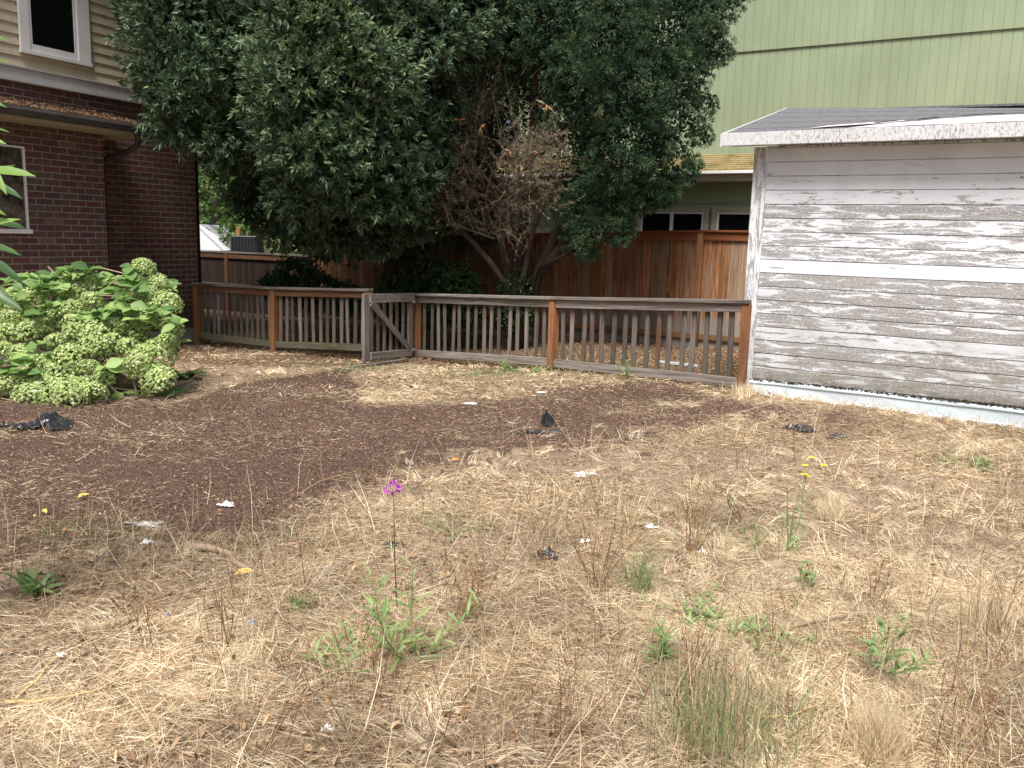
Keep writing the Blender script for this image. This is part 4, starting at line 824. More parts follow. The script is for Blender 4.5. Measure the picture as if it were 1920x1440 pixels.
# ------------------------------------------------------------------ hydrangea
def hydrangea():
    base = Vector((-3.9, 7.9, float(gz(-3.9, 7.9)))); t = empty('hydrangea_bush', base, 0, 'hydrangea bush full of pale green mophead flowers by the brick wall', 'shrub')
    def head_mesh(seed):
        g = np.random.default_rng(seed); n = 520; d = unit(g.normal(size=(n, 3))); d[:, 2] = np.where(d[:, 2] < -.5, -d[:, 2], d[:, 2]); rr = .135 * (1 - .16 * g.random(n)) * (1 + .06 * np.sin(d[:, 0] * 7) * np.sin(d[:, 2] * 8))
        P = d * rr[:, None] * np.array([1, 1, .85]); S = unit(np.cross(d, unit(g.normal(size=(n, 3))))); U = np.cross(d, S); s = g.uniform(.008, .015, n)[:, None]
        tilt = g.uniform(-.6, .6, (n, 1)) * s
        V = np.stack([P + S * s + d * tilt, P + U * s - d * .2 * s, P - S * s - d * tilt, P - U * s + d * .3 * s, P + d * s * .25], 1).reshape(-1, 3); b = np.arange(n)[:, None] * 5
        T = np.concatenate([b + np.array([[i, (i + 1) % 4, 4]]) for i in range(4)], 0)
        va = np.clip(g.normal(.55, .2, n) + .25 * (rr / .135 - .9) * 10 * .3, 0, 1)
        return V, T, np.repeat(va, 5)
    protos = []
    pts = [(880, 340), (965, 430), (545, 410), (425, 455), (920, 495), (1010, 560), (560, 540), (195, 540), (60, 545), (330, 620), (450, 590), (490, 670), (60, 650), (920, 555), (50, 730), (170, 730), (250, 715), (340, 790), (470, 740), (590, 740), (690, 690), (840, 740), (930, 660), (1050, 700), (1030, 790), (780, 820), (900, 850), (980, 860), (580, 830), (680, 790), (280, 930), (390, 980), (440, 890), (540, 950), (630, 1020), (130, 1030), (280, 1050), (410, 1070), (520, 1080), (880, 980), (975, 1030), (30, 850), (140, 870), (20, 1060), (190, 1130), (330, 1130), (580, 1100), (430, 1130), (850, 920), (830, 480), (510, 470), (-60, 600), (-90, 750), (-70, 930), (-100, 1080), (-180, 650), (-200, 850)]
    g = random.Random(21); HP = []
    for i, (x, y) in enumerate(pts):
        px, py = x / 3.27, 400 + y / 3.27; f = (py - 500) / 250; Y = 8.35 - .95 * f + g.uniform(-.08, .08) + (.15 if px > 250 else 0); c = Vector(atY(px, py, Y)); s = g.uniform(.80, 1.28) * (.82 if py < 560 else 1)
        HP.append(c)
        if i < 4:
            V, T, va = head_mesh(40 + i); o = npmesh('flower_head', V, T, M['petal'], t, va); protos.append(o)
        else:
            o = protos[i % 4].copy(); COL.objects.link(o); o.parent = t
        o.location = c - base; o.scale = (s, s, s * g.uniform(.85, 1)); o.rotation_euler = (g.uniform(-.5, .3), g.uniform(-.4, .4), g.uniform(0, 6))
    # leaves: whorls spread through the volume, more on top
    C = []; g2 = np.random.default_rng(5)
    for _ in range(240):
        px = g2.uniform(-60, 330); py = 515 + (abs(px - 130) / 200) ** 2 * 25 + 235 * g2.random() ** 1.9; Y = 8.45 - .95 * (py - 500) / 250 + g2.uniform(.12, .6); C.append(tuple(atY(px, py, Y)))
    for (cx, cy) in [(440, 360), (500, 370), (530, 345), (440, 350), (240, 440), (310, 460), (200, 400), (380, 440), (790, 350), (790, 410), (820, 440), (690, 470), (770, 540), (700, 590), (740, 580), (850, 640), (640, 630), (600, 600), (520, 620), (1000, 610), (1060, 660), (300, 550), (230, 630), (90, 520), (50, 470), (350, 860), (240, 800), (520, 850), (80, 900), (200, 900), (40, 940), (180, 970), (60, 980), (640, 950), (900, 600), (800, 590)]:
        for _ in range(2): px, py = cx / 3.27 + g2.uniform(-6, 6), 400 + cy / 3.27 + g2.uniform(-6, 6); C.append(tuple(atY(px, py, 8.22 - .95 * (py - 500) / 250)))
    C = np.array(C); n = len(C); k = 3; az = g2.uniform(0, 6.28, n)[:, None] + np.arange(k)[None] * 2.1; az = az.ravel(); D = np.stack([np.cos(az), np.sin(az), g2.uniform(-.3, .55, n * k)], 1); U = unit(np.array([0, -.35, 1.]) + g2.normal(size=(n * k, 3)) * .35)
    V, T = flat_geo(rep(C, k), D, U, g2.uniform(.09, .16, n * k), g2.uniform(.038, .06, n * k), .25, .2); keep = None
    npmesh('foliage', V - np.array(base), T, M['hyd_leaf'], t, np.repeat(g2.random(n * k), 9), smooth=True)
    m = MB()
    for c in HP: m.tube([Vector((g.uniform(-.5, .6), g.uniform(-.1, .5), .0)), (c - base) * .6 + Vector((0, .15, .1)), c - base], [.008, .006, .004], 5)
    for q in ([(180, 500), (230, 512), (270, 530)], [(160, 552), (230, 556), (300, 575)], [(180, 560), (210, 530), (255, 540)], [(90, 500), (110, 520), (125, 545)], [(195, 545), (220, 520), (262, 505)]):
        m.tube([Vector(atY(px, py, 8.25)) - base for px, py in q], [.007, .006, .004], 5)
    m.build('stem', M['twig_stem'], t)
hydrangea()
b = px_blobs([(325, 690, 8.9, .16), (350, 695, 9.0, .16), (300, 720, 8.4, .14), (370, 700, 9.2, .10)]); c = b[0][0]
def fern(name, label, c, r, n, cat='fern', mat='weed', Lf=.3, nl=16, lw=.010):
    base = Vector((c[0], c[1], float(gz(c[0], c[1])))); t = empty(name, base, 0, label, cat); Ps, Ds, Ls = [], [], []; m = MB()
    g = random.Random(int(c[0] * 1000) % 97)
    for i in range(n):
        az = g.uniform(0, 6.28); L = Lf * g.uniform(.6, 1.1); e = g.uniform(.5, 1.2); o = Vector((g.uniform(-r, r), g.uniform(-r, r), 0)) * .3; pts = []
        for q in range(nl + 1):
            f = q / nl; pts.append(o + Vector((math.cos(az) * L * f, math.sin(az) * L * f, L * e * (f - .75 * f * f))))
        m.tube([pts[0], pts[nl // 2], pts[-1]], [.003, .002, .001], 4)
        for q in range(2, nl):
            d = (pts[q + 1] - pts[q]).normalized(); s = d.cross(Vector((0, 0, 1))).normalized(); ll = L * .22 * (1 - q / nl * .75)
            for sg_ in (-1, 1): Ps.append(tuple(pts[q])); Ds.append(tuple(s * sg_ + d * .4)); Ls.append(ll)
    V, T = flat_geo(np.array(Ps), np.array(Ds), unit(np.tile(np.array([[0, -.2, 1.]]), (len(Ps), 1)) + rng.normal(size=(len(Ps), 3)) * .2), np.array(Ls), lw); npmesh('foliage', V, T, M[mat], t, np.repeat(rng.uniform(.0, .7, len(Ps)), 9))
    m.build('stem', M['green_stem'], t); return t
fern('fern', 'small green fern at the right foot of the hydrangea', gp(345, 712), .2, 22)

# ------------------------------------------------------------------ near leafy shrub, left edge
def near_shrub():
    g = np.random.default_rng(3); base = Vector((-2.06, 3.05, float(gz(-2.06, 3.05)))); t = empty('leafy_shrub', base, 0, 'tall shrub with long bright green leaves reaching in at the left edge', 'shrub')
    m = MB(); m.tube([(0, 0, -.05), (.02, .02, 1.0), (-.03, 0, 1.8), (.02, 0, 2.6)], [.014, .012, .009, .004], 6); m.tube([(0, 0, .6), (.1, .05, 1.3), (.12, .0, 1.9)], [.008, .007, .003], 5); m.build('stem', M['green_stem'], t, smooth=True)
    C, D, Lg = [], [], []
    for i in range(95):
        z = g.uniform(.7, 2.6); az = g.uniform(0, 6.28); C.append((.03 * math.cos(az), .03 * math.sin(az), z)); D.append((math.cos(az), math.sin(az), g.uniform(-.25, .5))); Lg.append(g.uniform(.15, .27))
    # leaves that reach into view, aimed at points measured on the picture
    for sx, sy, tx, ty in ((-60, 62, 14, 66), (-50, 110, 26, 108), (-60, 180, 12, 192), (-55, 235, 20, 238), (-40, 318, 62, 320), (-30, 300, 14, 360), (-50, 330, 42, 362), (-45, 410, 48, 420), (-40, 455, 38, 470), (-60, 520, 40, 575), (-50, 470, 48, 524), (-70, 250, 8, 262), (-50, 350, 20, 300), (-60, 380, 10, 395), (-60, 440, 30, 400)):
        Yq = 3.0 + g.uniform(-.15, .15); a = Vector(atY(sx, sy, Yq)) - base; b_ = Vector(atY(tx, ty, Yq - .03)) - base; C.append(tuple(a)); D.append(tuple(b_ - a)); Lg.append((b_ - a).length)
    n = len(C); V, T = flat_geo(np.array(C), np.array(D), unit(np.tile(np.array([[0, -.5, 1.]]), (n, 1)) + g.normal(size=(n, 3)) * .25), np.array(Lg), np.array(Lg) * .11, .12, .3)
    npmesh('foliage', V, T, M['near_leaf'], t, np.repeat(g.random(n), 9), smooth=True)
near_shrub()

# ------------------------------------------------------------------ ground cover
def gpos(x, y, dz=0): return np.stack([x, y, gz(x, y) + dz], 1)
def area(n, y0, y1, pw=1.0, wide=.66, xr=None):
    y = y0 + (y1 - y0) * rng.random(n) ** pw; x = (rng.random(n) * 2 - 1) * (wide * y + .5); return x, y
def inshed(x, y):
    u = np.array([math.cos(SH_T), math.sin(SH_T)]); qx, qy = x - SH_O[0], y - SH_O[1]; return ((-qx * u[1] + qy * u[0]) > -.09) & ((qx * u[0] + qy * u[1]) > -.1)
def inhouse(x, y):
    u = np.array([math.cos(HT), math.sin(HT)]); qx, qy = x - HC.x, y - HC.y; return ((-qx * u[1] + qy * u[0]) > -.62) & ((qx * u[0] + qy * u[1]) < 0)
def patch_old(x, y): return np.clip(.5 + .5 * wob(x * 1.3 + 4, y * 1.1) + .35 * np.sin(x * 3.7 + 2 * np.sin(y * 2.9)) , 0, 1)
def patch(x, y): return np.clip(fbm(x, y) * 1.7 - .35, 0, 1)
def grass():
    Vs, Ts, Va, off = [], [], [], 0
    def put(V, T, va):
        nonlocal off
        Vs.append(V); Ts.append(T + off); off += len(V); Va.append(np.repeat(va, 5))
    def sel(x, y, p): k = (rng.random(len(x)) < p) & ~inshed(x, y) & ~inhouse(x, y); return x[k], y[k]
    # lying straw, dense near and thinning out with distance
    for n, y0, y1, pw, L, W in ((330000, 1.9, 4.8, 1.1, .10, .00075), (220000, 4.6, 8.5, 1.1, .085, .0013), (110000, 8, 13.4, 1, .09, .0027)):
        x, y = area(n, y0, y1, pw); m = mulch(x, y); x, y = sel(x, y, np.clip((.30 + .7 * (1 - m)) * (.09 + 1.0 * patch(x, y) * (1 - .6 * sst((2.9 - y) / .5) * (fbm(x, y, 1, 60) > .45)) * (.5 + .5 * fbm(x, y, 3, 2))) * (behind(x, y) < .1) * np.clip(1 - lz(x, y) * (1.1 - 1.3 * fbm(x, y, 1.5, 9) * 1.0), .12, 1), 0, 1)); n = len(x)
        az = rng.uniform(0, 6.28, n); D = np.stack([np.cos(az), np.sin(az), np.abs(rng.normal(0, .22, n)) ], 1); P = gpos(x, y, .002 + .022 * rng.random(n) ** 1.5)
        mm = mulch(x, y); ls = np.where(rng.random(n) < .8 * mm, .38, 1.0); put(*blade_geo(P, D, rng.uniform(.3, 1.5, n) ** 1.3 * L * ls, W * rng.uniform(.5, 1.6, n) * np.where(mm > .6, .75, 1), unit(rng.normal(size=(n, 3)) + np.array([0, 0, -.5])) * .35), np.clip(rng.normal(.48, .22, n) - .10 * mm + .30 * (fbm(x, y, 1.6, 5) - .5), 0, 1))
    # standing / matted tufts
    for n, y0, y1, k, L, W in ((3600, 1.9, 4.4, 36, .085, .0007), (3300, 4.2, 7.8, 22, .085, .0012), (1100, 7.6, 13, 16, .08, .0026)):
        x, y = area(n, y0, y1, 1.0); m = mulch(x, y); x, y = sel(x, y, (1 - m) ** 2.5 * np.clip(fbm(x, y, .8, 50) * 2.2 - .5, .1, 1) * (patch(x + 2, y + 1) ** 1.5 * .9 + .35 * (x > .3 * y - .4)) * (behind(x, y) < -.05)); n = len(x); s = rng.uniform(.5, 1.5, n); ln = unit(rng.normal(size=(n, 3)) * np.array([1, 1, 0]) + 1e-6)
        xx = rep(x, k) + rng.normal(0, .022, n * k) * rep(s, k); yy = rep(y, k) + rng.normal(0, .022, n * k) * rep(s, k); D = unit(np.array([0, 0, 1.]) + rep(ln, k) * 1.1 + rng.normal(size=(n * k, 3)) * .30)
        put(*blade_geo(gpos(xx, yy, 0), D, rng.uniform(.5, 1.2, n * k) * L * rep(s, k), W * rng.uniform(.6, 1.5, n * k), unit(rep(ln, k) + np.array([0, 0, -.4])) * .6), np.clip(rng.normal(.80, .13, n * k), 0, 1))
    # sparse upright stalks
    n = 13000; x, y = area(n, 2.0, 6.6, 1.1); x, y = sel(x, y, (1 - mulch(x, y)) * patch(x - 3, y)); n = len(x)
    put(*blade_geo(gpos(x, y), np.array([0, 0, 1.]) + rng.normal(size=(n, 3)) * .38, rng.uniform(.10, .42, n) ** 1.15, rng.uniform(.0008, .0016, n), rvec(n) * .35), np.clip(rng.normal(.5, .25, n), 0, 1))
    n = 2500; x, y = area(n, 2.0, 6.2, 1.15); x, y = sel(x, y, (1 - mulch(x, y)) * np.clip(fbm(x, y, 1.2, 31) * 2 - .6, 0, 1)); n = len(x)
    o = npmesh('weed_stems', *(lambda g: (g[0], g[1]))(blade_geo(gpos(x, y), np.array([0, 0, 1.]) + rng.normal(size=(n, 3)) * .30, rng.uniform(.12, .48, n), rng.uniform(.0008, .0016, n), rvec(n) * .30)), M['red_stem'], None, np.repeat(rng.random(n), 5)); tag(o, 'thin reddish dead stems standing all through the dry grass', 'weeds', kind='stuff')
    # tufts along the bottom of the shed and the picket fence
    n = 1500; s = rng.random(n) * 4.5; off_ = rng.normal(-.20, .06, n); x = SH_O[0] + math.cos(SH_T) * s + math.sin(SH_T) * -off_; y = SH_O[1] + math.sin(SH_T) * s + math.cos(SH_T) * off_; k = np.sin(s * 9) + np.sin(s * 23) > -.4; x, y = x[k], y[k]; x, y = sel(x, y, 1.0); n = len(x)
    put(*blade_geo(gpos(x, y), np.array([0, 0, .8]) + rng.normal(size=(n, 3)) * .55, rng.uniform(.05, .17, n), rng.uniform(.0012, .0024, n), rvec(n) * .4), np.clip(rng.normal(.65, .2, n), 0, 1))
    o = npmesh('dry_grass', np.concatenate(Vs), np.concatenate(Ts), M['straw'], None, np.concatenate(Va)); tag(o, 'dry straw coloured grass matted over the yard', 'grass', kind='stuff')
grass()
def litter():
    # mulch chips
    n = 260000; x, y = area(n, 2.6, 12, 1.0, .64); k = (rng.random(n) < mulch(x, y) * .9 + .04) & ~inshed(x, y) & ~inhouse(x, y) & (behind(x, y) < 0); x, y = x[k], y[k]; n = len(x); s = (.5 + y * .11)
    V, T = leaf_geo(gpos(x, y, .003 + .006 * rng.random(n)), rng.normal(size=(n, 3)) * np.array([1, 1, .35]), rng.uniform(.005, .017, n) * s, rng.uniform(.0013, .0036, n) * s, .4)
    u = rng.random(n); va = np.where(u < .09, rng.uniform(.93, 1, n), np.clip(rng.normal(.48, .28, n), 0, .9))
    tag(npmesh('mulch_chips', V, T, M['chip'], None, np.repeat(va, 5)), 'reddish brown mulch chips scattered over the bare soil', 'mulch', kind='stuff')
    # fallen leaves: dense behind the picket fence, sparse in the yard
    n = 52000; x = rng.uniform(-6.5, 6, n); y = rng.uniform(8, 18.5, n); b_ = behind(x, y); q = ((x - BO.x) * -math.sin(BT) + (y - BO.y) * math.cos(BT)); k = (b_ > -.15) & (q < -.05) & ~inshed(x, y) & ~inhouse(x, y); x1, y1 = x[k], y[k]
    n = 34000; x, y = area(n, 2.1, 13.4, 1.1); p = .10 + .10 * (1 - mulch(x, y)) + .6 * (y > 8.3) * (1 - mulch(x, y)) + .45 * sst((-x - .1 * y + .9) / .8) * (y < 5); k = (rng.random(n) < p) & ~inshed(x, y) & (behind(x, y) < 0) & ~inhouse(x, y); x2, y2 = x[k], y[k]
    x = np.concatenate([x1, x2]); y = np.concatenate([y1, y2]); n = len(x)
    V, T = flat_geo(gpos(x, y, .004 + .02 * rng.random(n)), rng.normal(size=(n, 3)) * np.array([1, 1, .35]), unit(np.array([0, 0, 1.]) + rng.normal(size=(n, 3)) * .45), rng.uniform(.012, .055, n) * np.where(mulch(x, y) > .4, .6, .9), rng.uniform(.004, .013, n) * np.where(mulch(x, y) > .4, .6, .9), .2, .5)
    tag(npmesh('leaf_litter', V, T, M['litterleaf'], None, np.repeat(np.clip(rng.beta(2.2, 2.2, n), 0, 1), 9)), 'fallen brown leaves lying on the ground', 'leaves', kind='stuff')
    # low green growth
    n = 7000; cs = [(g.x, g.y, r) for g, r in ((gp(1000, 700), .5), (gp(1330, 1150), .22), (gp(1380, 1370), .12), (gp(560, 1130), .06), (gp(1800, 870), .2), (gp(900, 700), .3), (gp(640, 690), .4), (gp(850, 985), .12), (gp(1410, 1000), .1), (gp(1200, 1000), .4), (gp(130, 1010), .15), (gp(600, 1010), .2), (gp(1560, 1140), .2))]
    xs, ys = [], []
    for cx, cy, r in cs: m = int(80 + 900 * r); xs.append(rng.normal(cx, r, m)); ys.append(rng.normal(cy, r * .8, m))
    x = np.concatenate(xs); y = np.concatenate(ys); k = ~inshed(x, y) & (behind(x, y) < 0); x, y = x[k], y[k]; n = len(x)
    V, T = blade_geo(gpos(x, y), np.array([0, 0, .7]) + rng.normal(size=(n, 3)) * .6, rng.uniform(.02, .07, n) * (1 + .05 * y), rng.uniform(.001, .0022, n) * (.6 + .12 * y), rvec(n) * .5)
    tag(npmesh('green_grass', V, T, M['grass_green'], None, np.repeat(rng.random(n), 5)), 'patches of faded green grass among the straw', 'grass', kind='stuff')
litter()

# ------------------------------------------------------------------ single plants
def weed(label, px, py, tpx, tpy, nst, leafy, Lw, Ww, spread=.05, mat='weed', cat='weed', group=None, stem='green_stem', name='weed', lo=0, hi=1, low=0.0, seed=None):
    g = np.random.default_rng(seed or int(px + py)); base = gp(px, py); top = Vector(atY(tpx, tpy, base.y + .02)) - base; t = empty(name, base, 0, label, cat, group); m = MB(); C, D, LL = [], [], []
    for i in range(nst):
        s = Vector((g.uniform(-1, 1) * spread * .5, g.uniform(-1, 1) * spread * .5, -.01)); e = top * g.uniform(.6 if i else 1, 1.0) + Vector((g.normal() * spread * 1.2, g.normal() * spread * 1.2, 0)) * (1 if i else 0); md = s.lerp(e, .5) + Vector((g.normal() * .02, g.normal() * .02, 0))
        m.tube([s, md, e], [.0030, .0024, .0012], 5)
        for q in range(leafy):
            f = low + (1 - low) * (q + .5) / leafy; p = s.lerp(md, f * 2) if f < .5 else md.lerp(e, f * 2 - 1); az = q * 2.4 + g.uniform(-.4, .4); C.append(tuple(p)); D.append((math.cos(az), math.sin(az), g.uniform(.3, 1.5))); LL.append(Lw * g.uniform(.7, 1.15) * (1.1 - .5 * f))
    m.build('stem', M[stem], t)
    if C:
        n = len(C); LL = np.array(LL); V, T = flat_geo(np.array(C), np.array(D), unit(np.array([[0, -.2, 1.]] * n) + g.normal(size=(n, 3)) * .25), LL, LL * Ww * .55, .3, .25)
        npmesh('foliage', V, T, M[mat], t, np.repeat(g.uniform(lo, hi, n), 9), smooth=True)
    return t, base, top
# fireweed with pink flowers
t, b0, top = weed('tall thin fireweed with pink blossoms standing on its own', 745, 1150, 738, 925, 1, 7, .05, .12, .01, cat='flower', stem='red_stem', name='fireweed', low=.35)
pk = NT('pink_petal', .5, .2).col((.50, .10, .52)).m; P, D = [], []
for px, py in ((735, 905), (728, 912), (744, 910), (724, 922), (746, 920), (733, 925), (740, 903), (748, 914), (722, 917)):
    c = Vector(atY(px, py, b0.y + random.uniform(-.01, .02))) - b0
    for k in range(4): P.append(tuple(c)); a = k * 1.57 + random.random(); D.append((math.cos(a), random.uniform(-.5, .1), math.sin(a)))
V, T = flat_geo(np.array(P), np.array(D), rvec(len(P)), .013, .006, .1, .1); npmesh('blossom', V, T, pk, t, np.zeros(len(V)))
# yellow hawkweed
t, b0, top = weed('spindly green weed topped with small yellow flowers', 1478, 1040, 1512, 880, 5, 3, .06, .2, .05, cat='flower', name='yellow_wildflower', low=0)
yl = NT('yellow_petal', .5, .2).col((.80, .62, .03)).m; P, D = [], []
for px, py in ((1509, 873), (1522, 859), (1544, 873), (1508, 890), (1513, 894)):
    c = Vector(atY(px, py, b0.y)) - b0
    for k in range(9): P.append(tuple(c)); a = k * .7; D.append((math.cos(a), math.sin(a), .35))
V, T = flat_geo(np.array(P), np.array(D), np.tile([[0, -.3, 1.]], (len(P), 1)), .018, .005, .1, .1); npmesh('blossom', V, T, yl, t, np.zeros(len(V)))
m = MB()
for px, py in ((1509, 873), (1522, 859), (1544, 873), (1508, 890)): c = Vector(atY(px, py, b0.y)) - b0; m.tube([(0, 0, .05), c * .5 + Vector((-.01, 0, 0)), c], [.002, .0016, .001], 4)
m.build('stem', M['green_stem'], t)
GW = 'green leafy weeds in the dry grass'
weed('large weed with long bright green leaves below the pink flower', 765, 1235, 775, 1060, 5, 15, .125, .13, .10, group=GW, lo=.35, hi=1)
weed('narrow leaved green weed growing from a slanting brown stem', 1600, 1290, 1705, 1160, 3, 18, .105, .13, .07, group=GW, stem='stick', low=.35)
weed('small bushy green weed in the middle foreground', 1232, 1245, 1228, 1160, 4, 15, .075, .15, .05, group=GW)
weed('flat green weed at the left edge of the dry grass', 62, 1115, 60, 1085, 3, 8, .15, .2, .04, group=GW, hi=.5)
weed('green weed with rounded leaves under a thin brown stalk', 1517, 1110, 1512, 1050, 3, 9, .055, .3, .04, group=GW)
weed('small reddish stemmed weed with a green tuft behind the dry stalks', 1390, 975, 1365, 925, 3, 9, .05, .14, .04, group=GW, stem='red_stem', low=.5)
weed('low green weed left of the white flower scrap near the green grass', 1320, 1165, 1315, 1135, 8, 10, .08, .15, .16, group=GW, lo=.2)
weed('pale green leafy weed at the bottom left of the big leafed weed', 620, 1240, 625, 1195, 5, 9, .09, .13, .13, group=GW, lo=.3)
weed('slim green weed near the middle right of the yard', 1405, 1035, 1425, 985, 2, 8, .06, .14, .05, group=GW, hi=.7)
weed('bright weed rooted against the picket fence bottom rail', 951, 696, 951, 672, 4, 8, .10, .25, .08, group=GW)
weed('leafy weed growing up the picket fence near the shed', 1180, 712, 1180, 670, 4, 9, .09, .16, .07, group=GW)
weed('low weed at the fence beside the middle orange post', 1008, 698, 1008, 688, 4, 7, .09, .22, .10, group=GW)
weed('short green sprout by the blue scrap', 568, 1150, 565, 1115, 3, 8, .05, .14, .04, group=GW, hi=.6)
weed('spreading green weed on the dry grass below the shed', 1830, 880, 1850, 865, 4, 9, .11, .12, .12, group=GW)
weed('pale green sprawling weed between the small bushy weed and the slanting stem', 1440, 1190, 1445, 1160, 7, 8, .07, .16, .16, group=GW, lo=.2)
weed('long stemmed pale weed between the pink flower and the black scraps', 840, 1000, 840, 985, 5, 7, .06, .14, .12, group=GW, lo=.5)
# dry stalk clumps
SG = 'clumps of dry brown weed stalks'
def stalks(label, px, py, h, n, sp, lean=0, green=0.0, seed=1):
    g = np.random.default_rng(seed); base = gp(px, py); top = Vector(atY(px, py - h, base.y)).z - base.z; t = empty('dry_weed', base, 0, label, 'weed', SG)
    P, D, L = [], [], []
    n = int(n * 1.9)
    for i in range(n):
        s = np.array([g.normal() * sp * .25, g.normal() * sp * .25, 0]); l_ = top * g.uniform(.5, 1.1); d = np.array([g.normal() * .22 + lean, g.normal() * .2, 1.]); d /= np.linalg.norm(d); P.append(s); D.append(d); L.append(l_)
        for q in range(g.integers(1, 5)):
            f = g.uniform(.4, .95); P.append(s + d * l_ * f); D.append(d + g.normal(size=3) * .35); L.append(l_ * g.uniform(.12, .4))
    P, D, L = map(np.array, (P, D, L)); k = len(P); V, T = blade_geo(P, D, L, g.uniform(.0011, .0019, k) * (.5 + base.y * .14), rvec(k) * .15); va = np.repeat(g.random(k), 5)
    E = P + unit(D) * L[:, None] * .93; kk = rng.random(len(E)) < .6; E = E[kk]
    V2, T2 = leaf_geo(E - np.array([0, 0, .003]), rvec(len(E)), .009 + 0 * E[:, 0], .003, .8); npmesh('stalk', np.concatenate([V, V2]), np.concatenate([T, T2 + len(V)]), M['red_stem'], t, np.concatenate([va, np.repeat(rng.random(len(E)) * .3, 5)]))
stalks('tall dry red brown stalks right of the black scraps', 1120, 1110, 210, 16, .10, seed=1)
stalks('dry brown stalks behind the white flower scrap', 1300, 1040, 170, 15, .08, .15, seed=2)
stalks('straw coloured upright stalks in the middle foreground', 870, 1165, 150, 18, .10, .1, seed=3)
stalks('dry stalks tangled through the large green leafy weed', 700, 1330, 270, 15, .22, seed=4)
stalks('thin dark dry stalks left of the pink flower', 430, 1215, 190, 7, .05, seed=5)
stalks('sparse dry stalks near the bottom right corner', 1790, 1430, 240, 12, .18, .1, seed=6)
stalks('dry stalks leaning right at the bottom of the middle', 1040, 1400, 250, 14, .20, .25, seed=7)
stalks('dry brown stalks standing in the green grass tuft', 1290, 1330, 230, 14, .16, .1, seed=8)
stalks('thin reddish stalks on the far left foreground', 270, 1230, 170, 6, .08, seed=9)
stalks('seedy dry stalks at the right edge of the yard', 1880, 1190, 190, 9, .15, seed=10)
stalks('short dry stalks in the middle right of the yard', 1640, 1150, 110, 8, .12, seed=11)
stalks('lone dry stalks on the bare mulch below the gate', 1195, 790, 70, 4, .04, seed=12)
stalks('leaning dry stalks in the bottom left centre', 500, 1420, 230, 12, .2, .45, seed=13)
stalks('dry stalk cluster left of the black scraps', 1010, 1060, 130, 9, .10, seed=14)
def tuft(label, px, py, h, n, sp, mat='grass_green', lo=0, hi=1, w_=.0012):
    base = gp(px, py); top = Vector(atY(px, py - h, base.y)).z - base.z; t = base; k = n; P = np.stack([rng.normal(0, sp, k), rng.normal(0, sp, k), np.zeros(k)], 1); V, T = blade_geo(P, np.array([0, 0, 1.]) + rng.normal(size=(k, 3)) * .28, rng.uniform(.4, 1.1, k) * top, w_ * rng.uniform(.7, 1.5, k), rvec(k) * .3)
    o = npmesh('grass_tuft', V, T, M[mat], None, np.repeat(rng.uniform(lo, hi, k), 5), loc=base); tag(o, label, 'grass tuft', 'single grass tufts')
tuft('green grass tuft in the bottom right foreground', 1370, 1400, 190, 330, .105, lo=.35)
tuft('straw blades mixed through the bottom right green tuft', 1360, 1385, 150, 260, .11, 'straw', .4, .9, .0010)
tuft('feathery pale yellow grass tuft at the bottom right', 1640, 1420, 130, 700, .035, 'straw', .55, .85, .0008)
tuft('fine green grass tuft at the lower middle', 1200, 1110, 120, 120, .03, lo=.4)
tuft('pale straw tuft on the dry grass right of the yellow flowers', 1560, 975, 60, 300, .03, 'straw', .6, .95, .001)
tuft('golden straw tuft near the right edge', 1850, 1180, 90, 400, .04, 'straw', .55, .9, .0009)
tuft('upright straw tuft at the shed corner post', 1395, 742, 35, 220, .05, 'straw', .6, 1, .0022)

# ------------------------------------------------------------------ canes, sticks, litter
def lying(name, label, cat, pts, rad, m, group=None, lift=.01, n=6):
    w_ = [gp(*p) for p in pts]; org = w_[0].copy(); ps = []
    for i in range(len(w_) - 1):
        for q in range(4): p = w_[i].lerp(w_[i + 1], q / 4); ps.append(Vector((p.x, p.y, float(gz(p.x, p.y)) + lift + random.uniform(0, .006))) - org)
    ps.append(w_[-1] + Vector((0, 0, lift)) - org); k = len(ps); mb = MB(); mb.tube(ps, [rad * (1 - .5 * i / k) for i in range(k)], n)
    tag(mb.build(name, m, loc=org, smooth=True), label, cat, group)
CG = 'dry canes and sticks lying on the ground'
lying('cane', 'thick straw coloured cane curving across the lower left', 'cane', [(10, 1328), (70, 1328), (150, 1315), (210, 1298)], .007, M['cane'], CG, .02)
lying('cane', 'short straw cane leaning up from the curved lower left cane', 'cane', [(30, 1325), (75, 1285), (105, 1240)], .006, M['cane'], CG, .025)
lying('cane', 'long tan cane bent across the grass below the slanting weed', 'cane', [(1345, 1348), (1400, 1362), (1480, 1360), (1540, 1335), (1580, 1290)], .0045, M['cane'], CG, .03)
lying('stick', 'long brown stick lying left of the narrow leaved weed', 'stick', [(1480, 1190), (1570, 1172), (1680, 1160)], .006, M['stick'], CG, .03)
lying('stick', 'pale broken stick at the bottom centre', 'stick', [(800, 1422), (900, 1415), (1070, 1405), (1180, 1412)], .008, M['stick'], CG, .012)
lying('stick', 'forked twig on the leaf litter at far left', 'stick', [(130, 1115), (190, 1105), (245, 1098)], .006, M['stick'], CG, .015)
lying('stick', 'crooked brown root lying on the mulch boundary', 'root', [(355, 1030), (400, 1035), (435, 1045), (440, 1060), (470, 1075)], .020, M['stick'], None, .012, 8)
for i, (q, lb) in enumerate((([(100, 832), (125, 836), (140, 830)], 'looped straw on the mulch below the black bag'), ([(560, 930), (600, 905), (690, 880)], 'thin straw arc in the middle of the mulch'), ([(1200, 905), (1215, 935), (1260, 945)], 'bent straw right of the white scrap'))):
    lying('straw_stem', lb, 'straw', q, .0028, M['cane'], CG, .008, 5)
